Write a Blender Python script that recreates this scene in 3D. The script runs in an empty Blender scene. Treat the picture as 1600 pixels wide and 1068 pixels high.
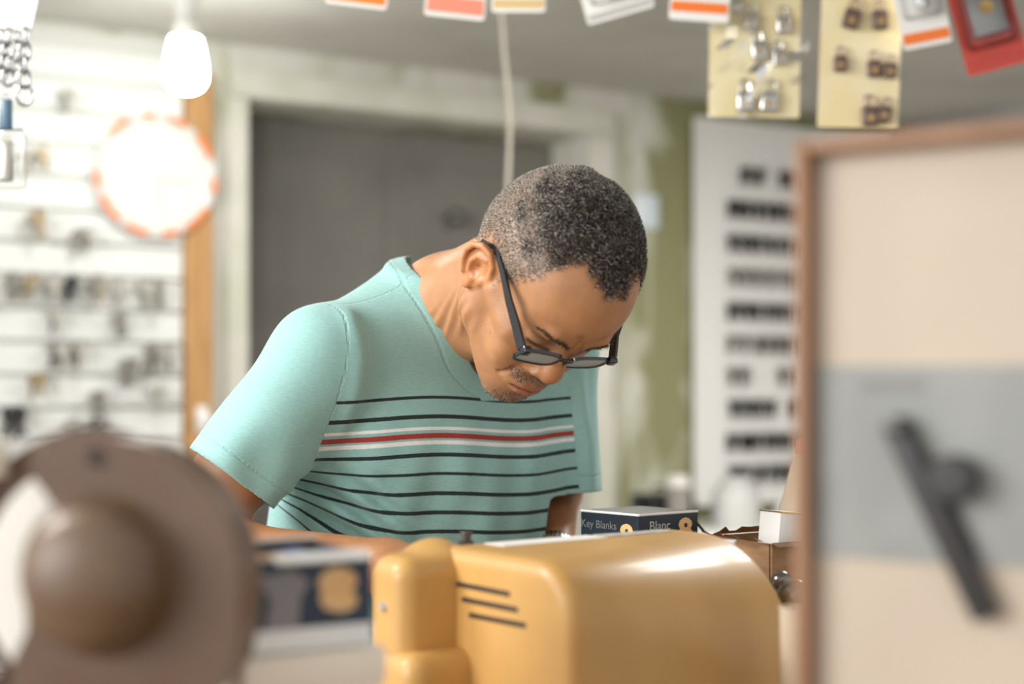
import bpy, bmesh, math, random
import numpy as np
from mathutils import Vector, Matrix

random.seed(7)
rng = np.random.default_rng(7)
scene = bpy.context.scene
COL = scene.collection
PI = math.pi

# ------------------------------------------------------------------ camera, world, lights, exposure
CAMZ = 1.4
FPX = 1600 * 50 / 36.0
HOR = 610.0
cam_d = bpy.data.cameras.new('camera')
cam = bpy.data.objects.new('camera', cam_d)
COL.objects.link(cam)
cam.location = (0, 0, CAMZ)
cam.rotation_euler = (PI / 2, 0, 0)
cam_d.lens = 50
cam_d.sensor_width = 36
cam_d.shift_y = (HOR - 534) / 1600.0
cam_d.clip_start = 0.02
cam_d.dof.use_dof = True
cam_d.dof.focus_distance = 1.54
cam_d.dof.aperture_fstop = 2.0
scene.camera = cam

world = bpy.data.worlds.new('world')
scene.world = world
world.use_nodes = True
world.node_tree.nodes['Background'].inputs[0].default_value = (1.0, 0.985, 0.965, 1)
world.node_tree.nodes['Background'].inputs[1].default_value = 0.62


def area_light(name, loc, target, sx, sy, energy, color):
    ld = bpy.data.lights.new(name, 'AREA')
    ld.shape = 'RECTANGLE'
    ld.size, ld.size_y, ld.energy, ld.color = sx, sy, energy, color
    o = bpy.data.objects.new(name, ld)
    COL.objects.link(o)
    o.location = loc
    o.rotation_euler = (Vector(target) - Vector(loc)).to_track_quat('-Z', 'Y').to_euler()
    return o


# daylight from the open shop front behind the photographer, and lamps on the shop ceiling
area_light('shopfront_daylight', (-2.6, -0.5, 2.0), (-0.1, 1.7, 1.35), 2.0, 1.5, 66, (1.0, 0.99, 0.97))
area_light('ceiling_lamp_counter', (-1.25, 1.35, 2.28), (-0.15, 1.6, 1.4), 0.5, 0.5, 26, (1.0, 0.98, 0.94))
area_light('ceiling_lamp_right', (1.05, 2.9, 2.30), (0.95, 2.95, 0.0), 0.5, 0.5, 30, (1.0, 0.97, 0.93))

vs = scene.view_settings
vs.view_transform = 'Standard'
vs.look = 'None'
vs.exposure = 0.45
vs.gamma = 1.0
vs.use_curve_mapping = False


# ------------------------------------------------------------------ helpers
def P(x, y, d):
    """point at depth d seen at photograph pixel x, y"""
    return Vector(((x - 800) / FPX * d, d, CAMZ - (y - HOR) / FPX * d))


MATS = {}


def mat(name, color, rough=0.5, metal=0.0, color2=None, scale=8.0, thr=(0.4, 0.6), bump=0.0, bscale=60.0,
        emit=None, estr=0.0, sss=0.0, coat=0.0, alpha=None, trans=0.0, spec=None, sheen=0.0, aniso=None):
    if name in MATS:
        return MATS[name]
    m = bpy.data.materials.new(name)
    m.use_nodes = True
    nt = m.node_tree
    b = nt.nodes['Principled BSDF']
    b.inputs['Base Color'].default_value = (*color, 1)
    b.inputs['Roughness'].default_value = rough
    b.inputs['Metallic'].default_value = metal
    tc = nt.nodes.new('ShaderNodeTexCoord')
    if color2 is not None:
        mp = nt.nodes.new('ShaderNodeMapping')
        if aniso:
            mp.inputs['Scale'].default_value = aniso
        nt.links.new(tc.outputs['Object'], mp.inputs['Vector'])
        n = nt.nodes.new('ShaderNodeTexNoise')
        n.inputs['Scale'].default_value = scale
        n.inputs['Detail'].default_value = 5
        nt.links.new(mp.outputs[0], n.inputs['Vector'])
        r = nt.nodes.new('ShaderNodeValToRGB')
        r.color_ramp.elements[0].position = thr[0]
        r.color_ramp.elements[1].position = thr[1]
        r.color_ramp.elements[0].color = (*color, 1)
        r.color_ramp.elements[1].color = (*color2, 1)
        nt.links.new(n.outputs['Fac'], r.inputs['Fac'])
        nt.links.new(r.outputs['Color'], b.inputs['Base Color'])
    if bump:
        n2 = nt.nodes.new('ShaderNodeTexNoise')
        n2.inputs['Scale'].default_value = bscale
        n2.inputs['Detail'].default_value = 4
        nt.links.new(tc.outputs['Object'], n2.inputs['Vector'])
        bp = nt.nodes.new('ShaderNodeBump')
        bp.inputs['Strength'].default_value = bump
        bp.inputs['Distance'].default_value = 0.002
        nt.links.new(n2.outputs['Fac'], bp.inputs['Height'])
        nt.links.new(bp.outputs['Normal'], b.inputs['Normal'])
    if emit is not None:
        b.inputs['Emission Color'].default_value = (*emit, 1)
        b.inputs['Emission Strength'].default_value = estr
    if sss:
        b.inputs['Subsurface Weight'].default_value = sss
        b.inputs['Subsurface Radius'].default_value = (0.012, 0.005, 0.003)
        b.inputs['Subsurface Scale'].default_value = 0.5
    if coat:
        b.inputs['Coat Weight'].default_value = coat
        b.inputs['Coat Roughness'].default_value = 0.15
    if trans:
        b.inputs['Transmission Weight'].default_value = trans
    if alpha is not None:
        b.inputs['Alpha'].default_value = alpha
    if spec is not None:
        b.inputs['Specular IOR Level'].default_value = spec
    if sheen:
        b.inputs['Sheen Weight'].default_value = sheen
    MATS[name] = m
    return m


WMAT = {}


def link(o, parent=None):
    COL.objects.link(o)
    if parent is not None:
        o.parent = parent
    return o


def tag(o, label=None, cat=None, group=None, kind=None):
    if label:
        o['label'] = label
    if cat:
        o['category'] = cat
    if group:
        o['group'] = group
    if kind:
        o['kind'] = kind
    return o


def frame(loc, rz=0.0, M=None):
    if M is not None:
        return M
    return Matrix.Translation(Vector(loc)) @ Matrix.Rotation(rz, 4, 'Z')


def thing(name, label, cat, loc=(0, 0, 0), rz=0.0, group=None, M=None):
    o = bpy.data.objects.new(name, None)
    o.empty_display_size = 0.05
    link(o)
    o.matrix_world = frame(loc, rz, M)
    WMAT[o] = frame(loc, rz, M)
    return tag(o, label, cat, group)


def finish(name, bm, m, parent=None, M=None, smooth=True, angle=None):
    """bmesh -> mesh object, coordinates local to parent (or to M when top-level)"""
    me = bpy.data.meshes.new(name)
    bmesh.ops.recalc_face_normals(bm, faces=bm.faces)
    if smooth:
        ang = math.radians(angle if angle else 38)
        for f in bm.faces:
            f.smooth = True
        for e in bm.edges:
            if len(e.link_faces) == 2 and e.calc_face_angle(0) > ang:
                e.smooth = False
    bm.to_mesh(me)
    bm.free()
    for mm in (m if isinstance(m, (list, tuple)) else [m]):
        me.materials.append(mm)
    o = bpy.data.objects.new(name, me)
    link(o, parent)
    if M is not None:
        o.matrix_world = M
    return o


def to_local(bm, parent):
    bm.transform(WMAT[parent].inverted())
    return bm


def box(bm, c, s, R=None, bev=0.0, seg=2):
    M = Matrix.Translation(Vector(c))
    if R is not None:
        M = M @ R.to_4x4()
    r = bmesh.ops.create_cube(bm, size=1.0, matrix=M @ Matrix.Diagonal((s[0], s[1], s[2], 1)))
    if bev:
        es = list({e for v in r['verts'] for e in v.link_edges})
        bmesh.ops.bevel(bm, geom=es, offset=bev, segments=seg, profile=0.5, affect='EDGES')
    return bm


def boxm(c, s, R=None, bev=0.0, seg=2):
    return box(bmesh.new(), c, s, R, bev, seg)


def tube(bm, pts, r, n=10, closed=False, caps=True):
    pts = [Vector(p) for p in pts]
    k = len(pts)
    rad = r if isinstance(r, (list, tuple)) else [r] * k
    rings = []
    prev = None
    for i, p in enumerate(pts):
        a = pts[i - 1] if (i > 0 or closed) else pts[i]
        b = pts[(i + 1) % k] if (i < k - 1 or closed) else pts[i]
        t = (b - a).normalized()
        if prev is None:
            up = Vector((0, 0, 1)) if abs(t.z) < 0.9 else Vector((1, 0, 0))
            x = t.cross(up).normalized()
        else:
            x = (prev - t * prev.dot(t)).normalized()
        prev = x
        y = t.cross(x)
        rings.append([bm.verts.new(p + (x * math.cos(2 * PI * j / n) + y * math.sin(2 * PI * j / n)) * rad[i]) for j in range(n)])
    for i in range(k if closed else k - 1):
        A, B = rings[i], rings[(i + 1) % k]
        for j in range(n):
            bm.faces.new((A[j], A[(j + 1) % n], B[(j + 1) % n], B[j]))
    if caps and not closed:
        bm.faces.new(rings[0])
        bm.faces.new(rings[-1])
    return bm


def lathe(bm, prof, n=32, M=None):
    """profile [(radius, z)] about z"""
    rings = []
    new = []
    for r, z in prof:
        if r < 1e-6:
            v = [bm.verts.new((0, 0, z))]
        else:
            v = [bm.verts.new((r * math.cos(2 * PI * j / n), r * math.sin(2 * PI * j / n), z)) for j in range(n)]
        rings.append(v)
        new += v
    for A, B in zip(rings[:-1], rings[1:]):
        if len(A) == 1 and len(B) == 1:
            continue
        for j in range(n):
            if len(A) == 1:
                bm.faces.new((A[0], B[j], B[(j + 1) % n]))
            elif len(B) == 1:
                bm.faces.new((A[j], A[(j + 1) % n], B[0]))
            else:
                bm.faces.new((A[j], A[(j + 1) % n], B[(j + 1) % n], B[j]))
    if M is not None:
        bmesh.ops.transform(bm, matrix=M, verts=new)
    return bm


def prism(bm, poly, z0, z1, M=None, bev=0.0):
    a = [bm.verts.new((x, y, z0)) for x, y in poly]
    b = [bm.verts.new((x, y, z1)) for x, y in poly]
    n = len(poly)
    fs = [bm.faces.new(a[::-1]), bm.faces.new(b)]
    for j in range(n):
        fs.append(bm.faces.new((a[j], a[(j + 1) % n], b[(j + 1) % n], b[j])))
    if bev:
        es = [e for e in fs[0].edges] + [e for e in fs[1].edges]
        r = bmesh.ops.bevel(bm, geom=es, offset=bev, segments=2, profile=0.5, affect='EDGES')
    if M is not None:
        bmesh.ops.transform(bm, matrix=M, verts=list({v for f in bm.faces for v in f.verts if v.index == -1} | set(a) | set(b)) if not bev else bm.verts)
    return bm


def rrect(w, h, r, n=5):
    pts = []
    for cx, cy, a0 in ((w / 2 - r, h / 2 - r, 0), (-w / 2 + r, h / 2 - r, 90), (-w / 2 + r, -h / 2 + r, 180), (w / 2 - r, -h / 2 + r, 270)):
        for k in range(n + 1):
            a = math.radians(a0 + 90 * k / n)
            pts.append((cx + r * math.cos(a), cy + r * math.sin(a)))
    return pts


def ring_prism(bm, outer, inner, z0, z1, M=None):
    n = len(outer)
    vs_ = []
    for poly, z in ((outer, z0), (inner, z0), (inner, z1), (outer, z1)):
        vs_.append([bm.verts.new((x, y, z)) for x, y in poly])
    for k in range(4):
        A, B = vs_[k], vs_[(k + 1) % 4]
        for j in range(n):
            bm.faces.new((A[j], A[(j + 1) % n], B[(j + 1) % n], B[j]))
    if M is not None:
        bmesh.ops.transform(bm, matrix=M, verts=[v for r in vs_ for v in r])
    return bm


def text_mesh(name, body, size, m, parent, M, extrude=0.0003, align='CENTER', fit=None):
    cu = bpy.data.curves.new(name, 'FONT')
    cu.body = body
    cu.size = size
    cu.extrude = extrude
    cu.align_x = align
    cu.align_y = 'CENTER'
    tmp = bpy.data.objects.new(name + '_source', cu)
    me = bpy.data.meshes.new_from_object(tmp)
    bpy.data.objects.remove(tmp)
    me.name = name
    me.transform(M)
    me.materials.clear()
    me.materials.append(m)
    o = bpy.data.objects.new(name, me)
    return link(o, parent)


def copy_tree(o, parent=None):
    c = o.copy()
    COL.objects.link(c)
    c.parent = parent
    for ch in list(o.children):
        copy_tree(ch, c)
    return c


def rot_basis(x, y, z):
    return Matrix((x, y, z)).transposed()


# ------------------------------------------------------------------ implicit surfaces (numpy)
def smin(a, b, k):
    h = np.clip(0.5 + 0.5 * (b - a) / k, 0, 1)
    return b + (a - b) * h - k * h * (1 - h)


def smax(a, b, k):
    return -smin(-a, -b, k)


def cone(p, a, b, ra, rb):
    a = np.asarray(a, np.float32)
    b = np.asarray(b, np.float32)
    ba = b - a
    t = np.clip(((p - a) @ ba) / max(float(ba @ ba), 1e-12), 0, 1)
    d = p - a - t[:, None] * ba
    return np.sqrt((d * d).sum(1)) - (ra + (rb - ra) * t)


def ell(p, c, r):
    q = p - np.asarray(c, np.float32)
    r = np.asarray(r, np.float32)
    k0 = np.sqrt(((q / r) ** 2).sum(1)) + 1e-9
    k1 = np.sqrt(((q / (r * r)) ** 2).sum(1)) + 1e-9
    return k0 * (k0 - 1) / k1


def rbox(p, lo, hi, r):
    lo = np.asarray(lo, np.float32)
    hi = np.asarray(hi, np.float32)
    q = np.abs(p - (lo + hi) / 2) - (hi - lo) / 2 + r
    return np.sqrt((np.maximum(q, 0) ** 2).sum(1)) + np.minimum(q.max(1), 0) - r


def chain(p, pts, rads, k=None):
    d = None
    for i in range(len(pts) - 1):
        c = cone(p, pts[i], pts[i + 1], rads[i], rads[i + 1])
        d = c if d is None else (smin(d, c, k) if k else np.minimum(d, c))
    return d


def sstep(a, b, x):
    t = np.clip((x - a) / (b - a), 0, 1)
    return t * t * (3 - 2 * t)


def sdf_mesh(fn, lo, hi, h, B=6):
    lo = np.asarray(lo, np.float32)
    n = np.ceil((np.asarray(hi) - lo) / (h * B)).astype(int)
    H = h * B
    g = np.stack(np.meshgrid(*[np.arange(k) for k in n], indexing='ij'), -1).reshape(-1, 3)
    dc = np.empty(len(g), np.float32)
    for s in range(0, len(g), 400000):
        dc[s:s + 400000] = fn((lo + (g[s:s + 400000] + 0.5) * H).astype(np.float32))
    full = n * B + 1
    sgn = np.where(dc < 0, -1.0, 1.0).astype(np.float32).reshape(n)
    F = np.ones(full, np.float32)
    F[:-1, :-1, :-1] = np.repeat(np.repeat(np.repeat(sgn, B, 0), B, 1), B, 2)
    act = g[np.abs(dc) < 1.5 * H]
    off = np.stack(np.meshgrid(*[np.arange(B + 1)] * 3, indexing='ij'), -1).reshape(-1, 3)
    step = max(1, 500000 // len(off))
    for s in range(0, len(act), step):
        ii = (act[s:s + step, None, :] * B + off[None]).reshape(-1, 3)
        F[ii[:, 0], ii[:, 1], ii[:, 2]] = fn((lo + ii * h).astype(np.float32))
    F[F == 0] = 1e-7
    S = F < 0
    c = np.zeros(np.array(F.shape) - 1, np.int8)
    for a in (0, 1):
        for b in (0, 1):
            for d in (0, 1):
                c += S[a:a + c.shape[0], b:b + c.shape[1], d:d + c.shape[2]]
    A = (c > 0) & (c < 8)
    idx = np.full(A.shape, -1, np.int32)
    I = np.stack(np.nonzero(A), 1)
    idx[A] = np.arange(len(I))
    acc = np.zeros((len(I), 3), np.float32)
    cnt = np.zeros(len(I), np.float32)
    cor = [(a, b, d) for a in (0, 1) for b in (0, 1) for d in (0, 1)]
    for a in cor:
        for ax in range(3):
            if a[ax] == 0:
                b = list(a)
                b[ax] = 1
                fa = F[I[:, 0] + a[0], I[:, 1] + a[1], I[:, 2] + a[2]]
                fb = F[I[:, 0] + b[0], I[:, 1] + b[1], I[:, 2] + b[2]]
                m = (fa < 0) != (fb < 0)
                t = np.where(m, fa / np.where(m, fa - fb, 1), 0)
                v = np.tile(np.asarray(a, np.float32), (len(I), 1))
                v[:, ax] += t
                acc += v * m[:, None]
                cnt += m
    V = lo + (I + acc / cnt[:, None]) * h
    quads = []
    for ax in range(3):
        o1, o2 = (ax + 1) % 3, (ax + 2) % 3
        s0 = [slice(None)] * 3
        s1 = [slice(None)] * 3
        s0[ax] = slice(0, -1)
        s1[ax] = slice(1, None)
        for q in (s0, s1):
            q[o1] = slice(1, -1)
            q[o2] = slice(1, -1)
        a0, a1 = S[tuple(s0)], S[tuple(s1)]
        for pos in (True, False):
            E = np.stack(np.nonzero((a0 != a1) & (a0 == pos)), 1)
            E[:, o1] += 1
            E[:, o2] += 1
            q = []
            for d1, d2 in ((-1, -1), (0, -1), (0, 0), (-1, 0)):
                J = E.copy()
                J[:, o1] += d1
                J[:, o2] += d2
                q.append(idx[J[:, 0], J[:, 1], J[:, 2]])
            q = np.stack(q, 1)
            quads.append(q if pos else q[:, ::-1])
    Q = np.concatenate(quads)
    return V, Q[(Q >= 0).all(1)]


def np_mesh(name, V, Q, m, parent=None, smooth=True, local=True):
    V = np.asarray(V, np.float64)
    if parent is not None and local:
        Mi = np.array(WMAT[parent].inverted())
        V = V @ Mi[:3, :3].T + Mi[:3, 3]
    me = bpy.data.meshes.new(name)
    me.vertices.add(len(V))
    me.vertices.foreach_set('co', V.astype(np.float32).ravel())
    k = Q.shape[1]
    me.loops.add(Q.size)
    me.loops.foreach_set('vertex_index', Q.astype(np.int32).ravel())
    me.polygons.add(len(Q))
    me.polygons.foreach_set('loop_start', (np.arange(len(Q)) * k).astype(np.int32))
    me.polygons.foreach_set('use_smooth', np.full(len(Q), smooth))
    me.update(calc_edges=True)
    me.validate()
    for mm in (m if isinstance(m, (list, tuple)) else [m]):
        me.materials.append(mm)
    o = bpy.data.objects.new(name, me)
    return link(o, parent)


def fattr(o, name, arr):
    a = o.data.attributes.new(name, 'FLOAT', 'POINT')
    a.data.foreach_set('value', np.asarray(arr, np.float32))


def cattr(o, name, rgb):
    a = o.data.attributes.new(name, 'FLOAT_COLOR', 'POINT')
    a.data.foreach_set('color', np.concatenate([rgb, np.ones((len(rgb), 1))], 1).astype(np.float32).ravel())


# ------------------------------------------------------------------ materials
M_white = mat('white_paint', (0.80, 0.80, 0.77), 0.5)
M_slat = mat('slat_white', (0.74, 0.75, 0.72), 0.45)
M_groove = mat('slat_groove', (0.62, 0.62, 0.58), 0.6)
M_woodpost = mat('post_wood', (0.44, 0.23, 0.08), 0.5, color2=(0.52, 0.29, 0.115), scale=14, aniso=(3, 3, 0.4))
M_ceil = mat('ceiling_paint', (0.62, 0.60, 0.55), 0.8, color2=(0.55, 0.53, 0.48), scale=3)
M_floor = mat('floor_tile', (0.30, 0.28, 0.25), 0.5)
M_door = mat('door_grey', (0.125, 0.118, 0.102), 0.6, color2=(0.16, 0.15, 0.128), scale=2.5)
M_metal = mat('steel', (0.62, 0.62, 0.61), 0.28, 1.0)
M_darkmetal = mat('dark_steel', (0.10, 0.095, 0.09), 0.4, 0.7)
M_chrome = mat('chrome', (0.80, 0.80, 0.80), 0.12, 1.0)
M_brass = mat('brass', (0.62, 0.42, 0.16), 0.32, 1.0)
M_keybrass = mat('key_bronze', (0.38, 0.29, 0.17), 0.4, 0.4)
M_keygrey = mat('key_nickel', (0.46, 0.44, 0.39), 0.4, 0.35)
M_keydark = mat('key_dark', (0.24, 0.225, 0.20), 0.45, 0.25)
M_black = mat('black_plastic', (0.012, 0.012, 0.013), 0.22)
M_blackprint = mat('black_print', (0.015, 0.015, 0.015), 0.6)
M_yellow = mat('ochre_enamel', (0.56, 0.318, 0.098), 0.44, color2=(0.50, 0.28, 0.08), scale=9, bump=0.12, bscale=900, coat=0.14)
M_navy = mat('navy_print', (0.008, 0.012, 0.020), 0.35, color2=(0.008, 0.020, 0.036), scale=12)
M_navy2 = mat('navy_print_bright', (0.012, 0.026, 0.050), 0.35, color2=(0.016, 0.036, 0.066), scale=12)
M_card = mat('cardboard', (0.30, 0.17, 0.08), 0.8, color2=(0.36, 0.21, 0.11), scale=25, aniso=(1, 1, 4))
M_cardtop = mat('carton_white', (0.82, 0.82, 0.80), 0.4)
M_beige = mat('beige_board', (0.84, 0.75, 0.62), 0.55, color2=(0.87, 0.79, 0.67), scale=6)
M_paper = mat('paper_white', (0.82, 0.81, 0.78), 0.5)
M_rust = mat('rusty_guard', (0.105, 0.056, 0.033), 0.42, 0.0, color2=(0.145, 0.092, 0.062), scale=9, thr=(0.35, 0.7), bump=0.2, bscale=250)
M_stone = mat('grinding_stone', (0.78, 0.76, 0.70), 0.8, bump=0.4, bscale=400)
M_bench = mat('bench_wood', (0.34, 0.24, 0.15), 0.6, color2=(0.28, 0.19, 0.11), scale=10, aniso=(1, 8, 1))
M_orange = mat('orange_print', (0.85, 0.20, 0.03), 0.4)
M_red = mat('red_print', (0.58, 0.07, 0.05), 0.4)
M_ycard = mat('yellow_card', (0.76, 0.64, 0.36), 0.5, color2=(0.80, 0.71, 0.47), scale=10)
M_wframe = mat('frame_wood', (0.30, 0.155, 0.08), 0.5, color2=(0.25, 0.125, 0.062), scale=20, aniso=(1, 1, 0.3))
M_blue = mat('blue_plastic', (0.018, 0.06, 0.10), 0.35)


def clear_mat():
    m = bpy.data.materials.new('clear_plastic')
    m.use_nodes = True
    nt = m.node_tree
    nt.nodes.remove(nt.nodes['Principled BSDF'])
    t = nt.nodes.new('ShaderNodeBsdfTransparent')
    t.inputs[0].default_value = (0.985, 0.99, 0.985, 1)
    g = nt.nodes.new('ShaderNodeBsdfGlossy')
    g.inputs['Roughness'].default_value = 0.06
    lw = nt.nodes.new('ShaderNodeFresnel')
    lw.inputs['IOR'].default_value = 1.5
    mx = nt.nodes.new('ShaderNodeMixShader')
    nt.links.new(lw.outputs['Fac'], mx.inputs[0])
    nt.links.new(t.outputs[0], mx.inputs[1])
    nt.links.new(g.outputs[0], mx.inputs[2])
    nt.links.new(mx.outputs[0], nt.nodes['Material Output'].inputs[0])
    MATS['clear'] = m
    return m


M_clear = clear_mat()
M_pane = M_clear.copy()
M_pane.name = 'flat_pane'
for _n in list(M_pane.node_tree.nodes):
    if _n.type == 'FRESNEL':
        M_pane.node_tree.nodes.remove(_n)
    elif _n.type == 'MIX_SHADER':
        _n.inputs[0].default_value = 0.035


def wall_mat():
    """old wall: white-grey distemper with olive-green paint worn off in patches"""
    m = bpy.data.materials.new('worn_green_wall')
    m.use_nodes = True
    nt = m.node_tree
    b = nt.nodes['Principled BSDF']
    b.inputs['Roughness'].default_value = 0.75
    tc = nt.nodes.new('ShaderNodeTexCoord')
    mp = nt.nodes.new('ShaderNodeMapping')
    mp.inputs['Scale'].default_value = (2.2, 2.2, 0.8)
    nt.links.new(tc.outputs['Object'], mp.inputs['Vector'])
    n = nt.nodes.new('ShaderNodeTexNoise')
    n.inputs['Scale'].default_value = 2.6
    n.inputs['Detail'].default_value = 7
    n.inputs['Distortion'].default_value = 0.6
    nt.links.new(mp.outputs[0], n.inputs['Vector'])
    r = nt.nodes.new('ShaderNodeValToRGB')
    els = r.color_ramp.elements
    els[0].position = 0.36
    els[0].color = (0.60, 0.585, 0.53, 1)
    els[1].position = 0.50
    els[1].color = (0.50, 0.50, 0.40, 1)
    e = els.new(0.60)
    e.color = (0.235, 0.235, 0.115, 1)
    e = els.new(0.44)
    e.color = (0.56, 0.555, 0.49, 1)
    # paint survives better to the right of the door (object x is metres along the wall)
    sx = nt.nodes.new('ShaderNodeSeparateXYZ')
    nt.links.new(tc.outputs['Object'], sx.inputs[0])
    mr = nt.nodes.new('ShaderNodeMapRange')
    mr.inputs['From Min'].default_value = 1.16
    mr.inputs['From Max'].default_value = 1.36
    mr.inputs['To Min'].default_value = -0.05
    mr.inputs['To Max'].default_value = 0.15
    nt.links.new(sx.outputs['X'], mr.inputs['Value'])
    ad = nt.nodes.new('ShaderNodeMath')
    nt.links.new(n.outputs['Fac'], ad.inputs[0])
    nt.links.new(mr.outputs[0], ad.inputs[1])
    nt.links.new(ad.outputs[0], r.inputs['Fac'])
    nt.links.new(r.outputs['Color'], b.inputs['Base Color'])
    return m


M_wall = wall_mat()

# ------------------------------------------------------------------ the room
W0 = Vector((-0.72, 3.86, 0))
WD = Vector((0.871, 0.491, 0)).normalized()      # along the back wall, to the right
WN = Vector((WD.y, -WD.x, 0))                     # out of the wall, into the shop
WROT = math.atan2(WD.y, WD.x)
WM = Matrix.Translation(W0) @ Matrix.Rotation(WROT, 4, 'Z')   # local x along wall, local -y into the shop
CEIL = 2.335
DTOP = 2.19
DW = 1.09


def wall_t(px):
    u = (px - 800) / FPX
    return (u * W0.y - W0.x) / (WD.x - u * WD.y)


def wall_pt(px, py, out=0.0):
    """point of the back wall (local t, z) under a photograph pixel, for a plane 'out' metres in front"""
    u = (px - 800) / FPX
    o = W0 + WN * out
    t = (u * o.y - o.x) / (WD.x - u * WD.y)
    d = o.y + WD.y * t
    return t, CAMZ - (py - HOR) / FPX * d


def struct(name, bm, m, M=None, parent=None, smooth=False, label=None):
    o = finish(name, bm, m, parent, M, smooth)
    if parent is None:
        o['kind'] = 'structure'
        if label:
            o['label'] = label
    return o


struct('floor', boxm((0, 2.2, -0.05), (8, 9, 0.1)), M_floor)
bm = boxm((0.4, -1.5, CEIL + 0.05), (5.0, 3.5, 0.1))
struct('ceiling', bm, M_ceil, WM)
bm = bmesh.new()
T_R = 2.42
box(bm, ((-2.0 + 0) / 2, 0.13, CEIL / 2), (2.0, 0.26, CEIL))
box(bm, ((T_R + DW) / 2, 0.13, CEIL / 2), (T_R - DW, 0.26, CEIL))
box(bm, (DW / 2, 0.13, (CEIL + DTOP) / 2), (DW, 0.26, CEIL - DTOP))
struct('wall_back', bm, M_wall, WM)
M_wallr = mat('grey_wall', (0.36, 0.345, 0.33), 0.7, color2=(0.30, 0.285, 0.27), scale=3)
struct('wall_right', boxm((T_R + 0.05, -1.4, CEIL / 2), (0.1, 3.0, CEIL)), M_wallr, WM)

# recessed dark door
dr = struct('door_1', boxm((DW / 2, 0.22, DTOP / 2), (DW - 0.004, 0.035, DTOP - 0.004)), M_door, WM)
for x0, x1 in ((0.03, 0.50), (0.56, 1.06)):
    for z0, z1 in ((0.15, 1.0), (1.1, 2.08)):
        struct('panel', boxm(((x0 + x1) / 2, 0.200, (z0 + z1) / 2), (x1 - x0, 0.008, z1 - z0), bev=0.004), M_door, None, dr)
bm = bmesh.new()
lathe(bm, [(0, 0), (0.011, 0), (0.011, 0.02), (0.026, 0.03), (0.026, 0.05), (0.015, 0.06), (0, 0.06)], 20,
      Matrix.Translation((wall_pt(712, 340, -0.17)[0], 0.1962, wall_pt(712, 340, -0.17)[1])) @ Matrix.Rotation(PI / 2, 4, 'X'))
finish('knob', bm, M_darkmetal, dr)
# door casing
M_trim = mat('casing_paint', (0.60, 0.585, 0.52), 0.6, color2=(0.52, 0.52, 0.42), scale=5)
bm = bmesh.new()
box(bm, (DW + 0.045, -0.012, DTOP / 2), (0.085, 0.022, DTOP), bev=0.003)
struct('trim_1', bm, M_trim, WM)
bm = boxm((DW / 2 + 0.02, -0.012, DTOP + 0.04), (DW + 0.14, 0.022, 0.075), bev=0.003)
struct('trim_2', bm, M_trim, WM)
bm = boxm((-0.03, -0.012, DTOP / 2), (0.056, 0.022, DTOP), bev=0.003)
struct('trim_3', bm, M_trim, WM)
# wooden post closing the slat wall
TP0, TP1 = wall_t(284), wall_t(326)
struct('trim_4', boxm(((TP0 + TP1) / 2, -0.0195, 1.12), (TP1 - TP0, 0.036, 2.24), bev=0.003), M_woodpost, WM)

# slat wall panel left of the post: backing + one slat per row
SL = 0.0835
SX0, SX1 = -1.7, TP0 - 0.002
sl = struct('wall_left', boxm(((SX0 + SX1) / 2, -0.004, CEIL / 2 - 0.005), (SX1 - SX0, 0.006, CEIL - 0.02)), M_groove, WM)
z_ref = wall_pt(0, 323, 0.02)[1]
k0 = int((CEIL - 0.01 - z_ref) / SL)
slat_me = None
zz = z_ref + k0 * SL
SLATZ = []
while zz > 0.6:
    if slat_me is None:
        o = struct('slat', boxm((0, 0, 0), (SX1 - SX0 - 0.004, 0.016, SL - 0.011), bev=0.003), M_slat, None, sl)
        slat_me = o.data
    else:
        o = bpy.data.objects.new('slat', slat_me)
        link(o, sl)
    o.location = ((SX0 + SX1) / 2, -0.0155, zz - SL / 2)
    SLATZ.append(zz)
    zz -= SL


# ------------------------------------------------------------------ key bunches
def key_mesh(head_r, length, w, m):
    bm = bmesh.new()
    n = 14
    outer = [(head_r * math.cos(2 * PI * j / n), -head_r + head_r * math.sin(2 * PI * j / n)) for j in range(n)]
    inner = [(head_r * 0.28 * math.cos(2 * PI * j / n), -head_r * 0.5 + head_r * 0.28 * math.sin(2 * PI * j / n)) for j in range(n)]
    ring_prism(bm, outer, inner, -0.0011, 0.0011)
    L = length
    prism(bm, [(-w, -1.9 * head_r), (-w, -L + 0.003), (0, -L), (w, -L + 0.004), (w * 0.6, -L + 0.009), (w, -L + 0.013),
               (w * 0.55, -L + 0.018), (w, -L + 0.023), (w, -1.9 * head_r)], -0.001, 0.001)
    bm.transform(Matrix.Rotation(PI / 2, 4, 'X'))
    me = bpy.data.meshes.new('key')
    bmesh.ops.recalc_face_normals(bm, faces=bm.faces)
    bm.to_mesh(me)
    bm.free()
    me.materials.append(m)
    return me


KEYS = {'grey': key_mesh(0.0145, 0.056, 0.0045, M_keygrey), 'dark': key_mesh(0.0135, 0.056, 0.005, M_keydark),
        'brass': key_mesh(0.0145, 0.056, 0.0045, M_keybrass), 'black': key_mesh(0.016, 0.060, 0.0055, M_black), 'peg': key_mesh(0.0112, 0.060, 0.0062, M_black), 'pegdark': key_mesh(0.0112, 0.060, 0.0055, M_keydark)}
hook_bm = tube(bmesh.new(), [(0, 0, 0.001), (0, -0.045, 0.001), (0, -0.05, 0.004), (0, -0.052, 0.010)], 0.0016, 6)
bmesh.ops.recalc_face_normals(hook_bm, faces=hook_bm.faces)
hook_me = bpy.data.meshes.new('hook')
hook_bm.to_mesh(hook_me)
hook_bm.free()
hook_me.materials.append(M_metal)


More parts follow.
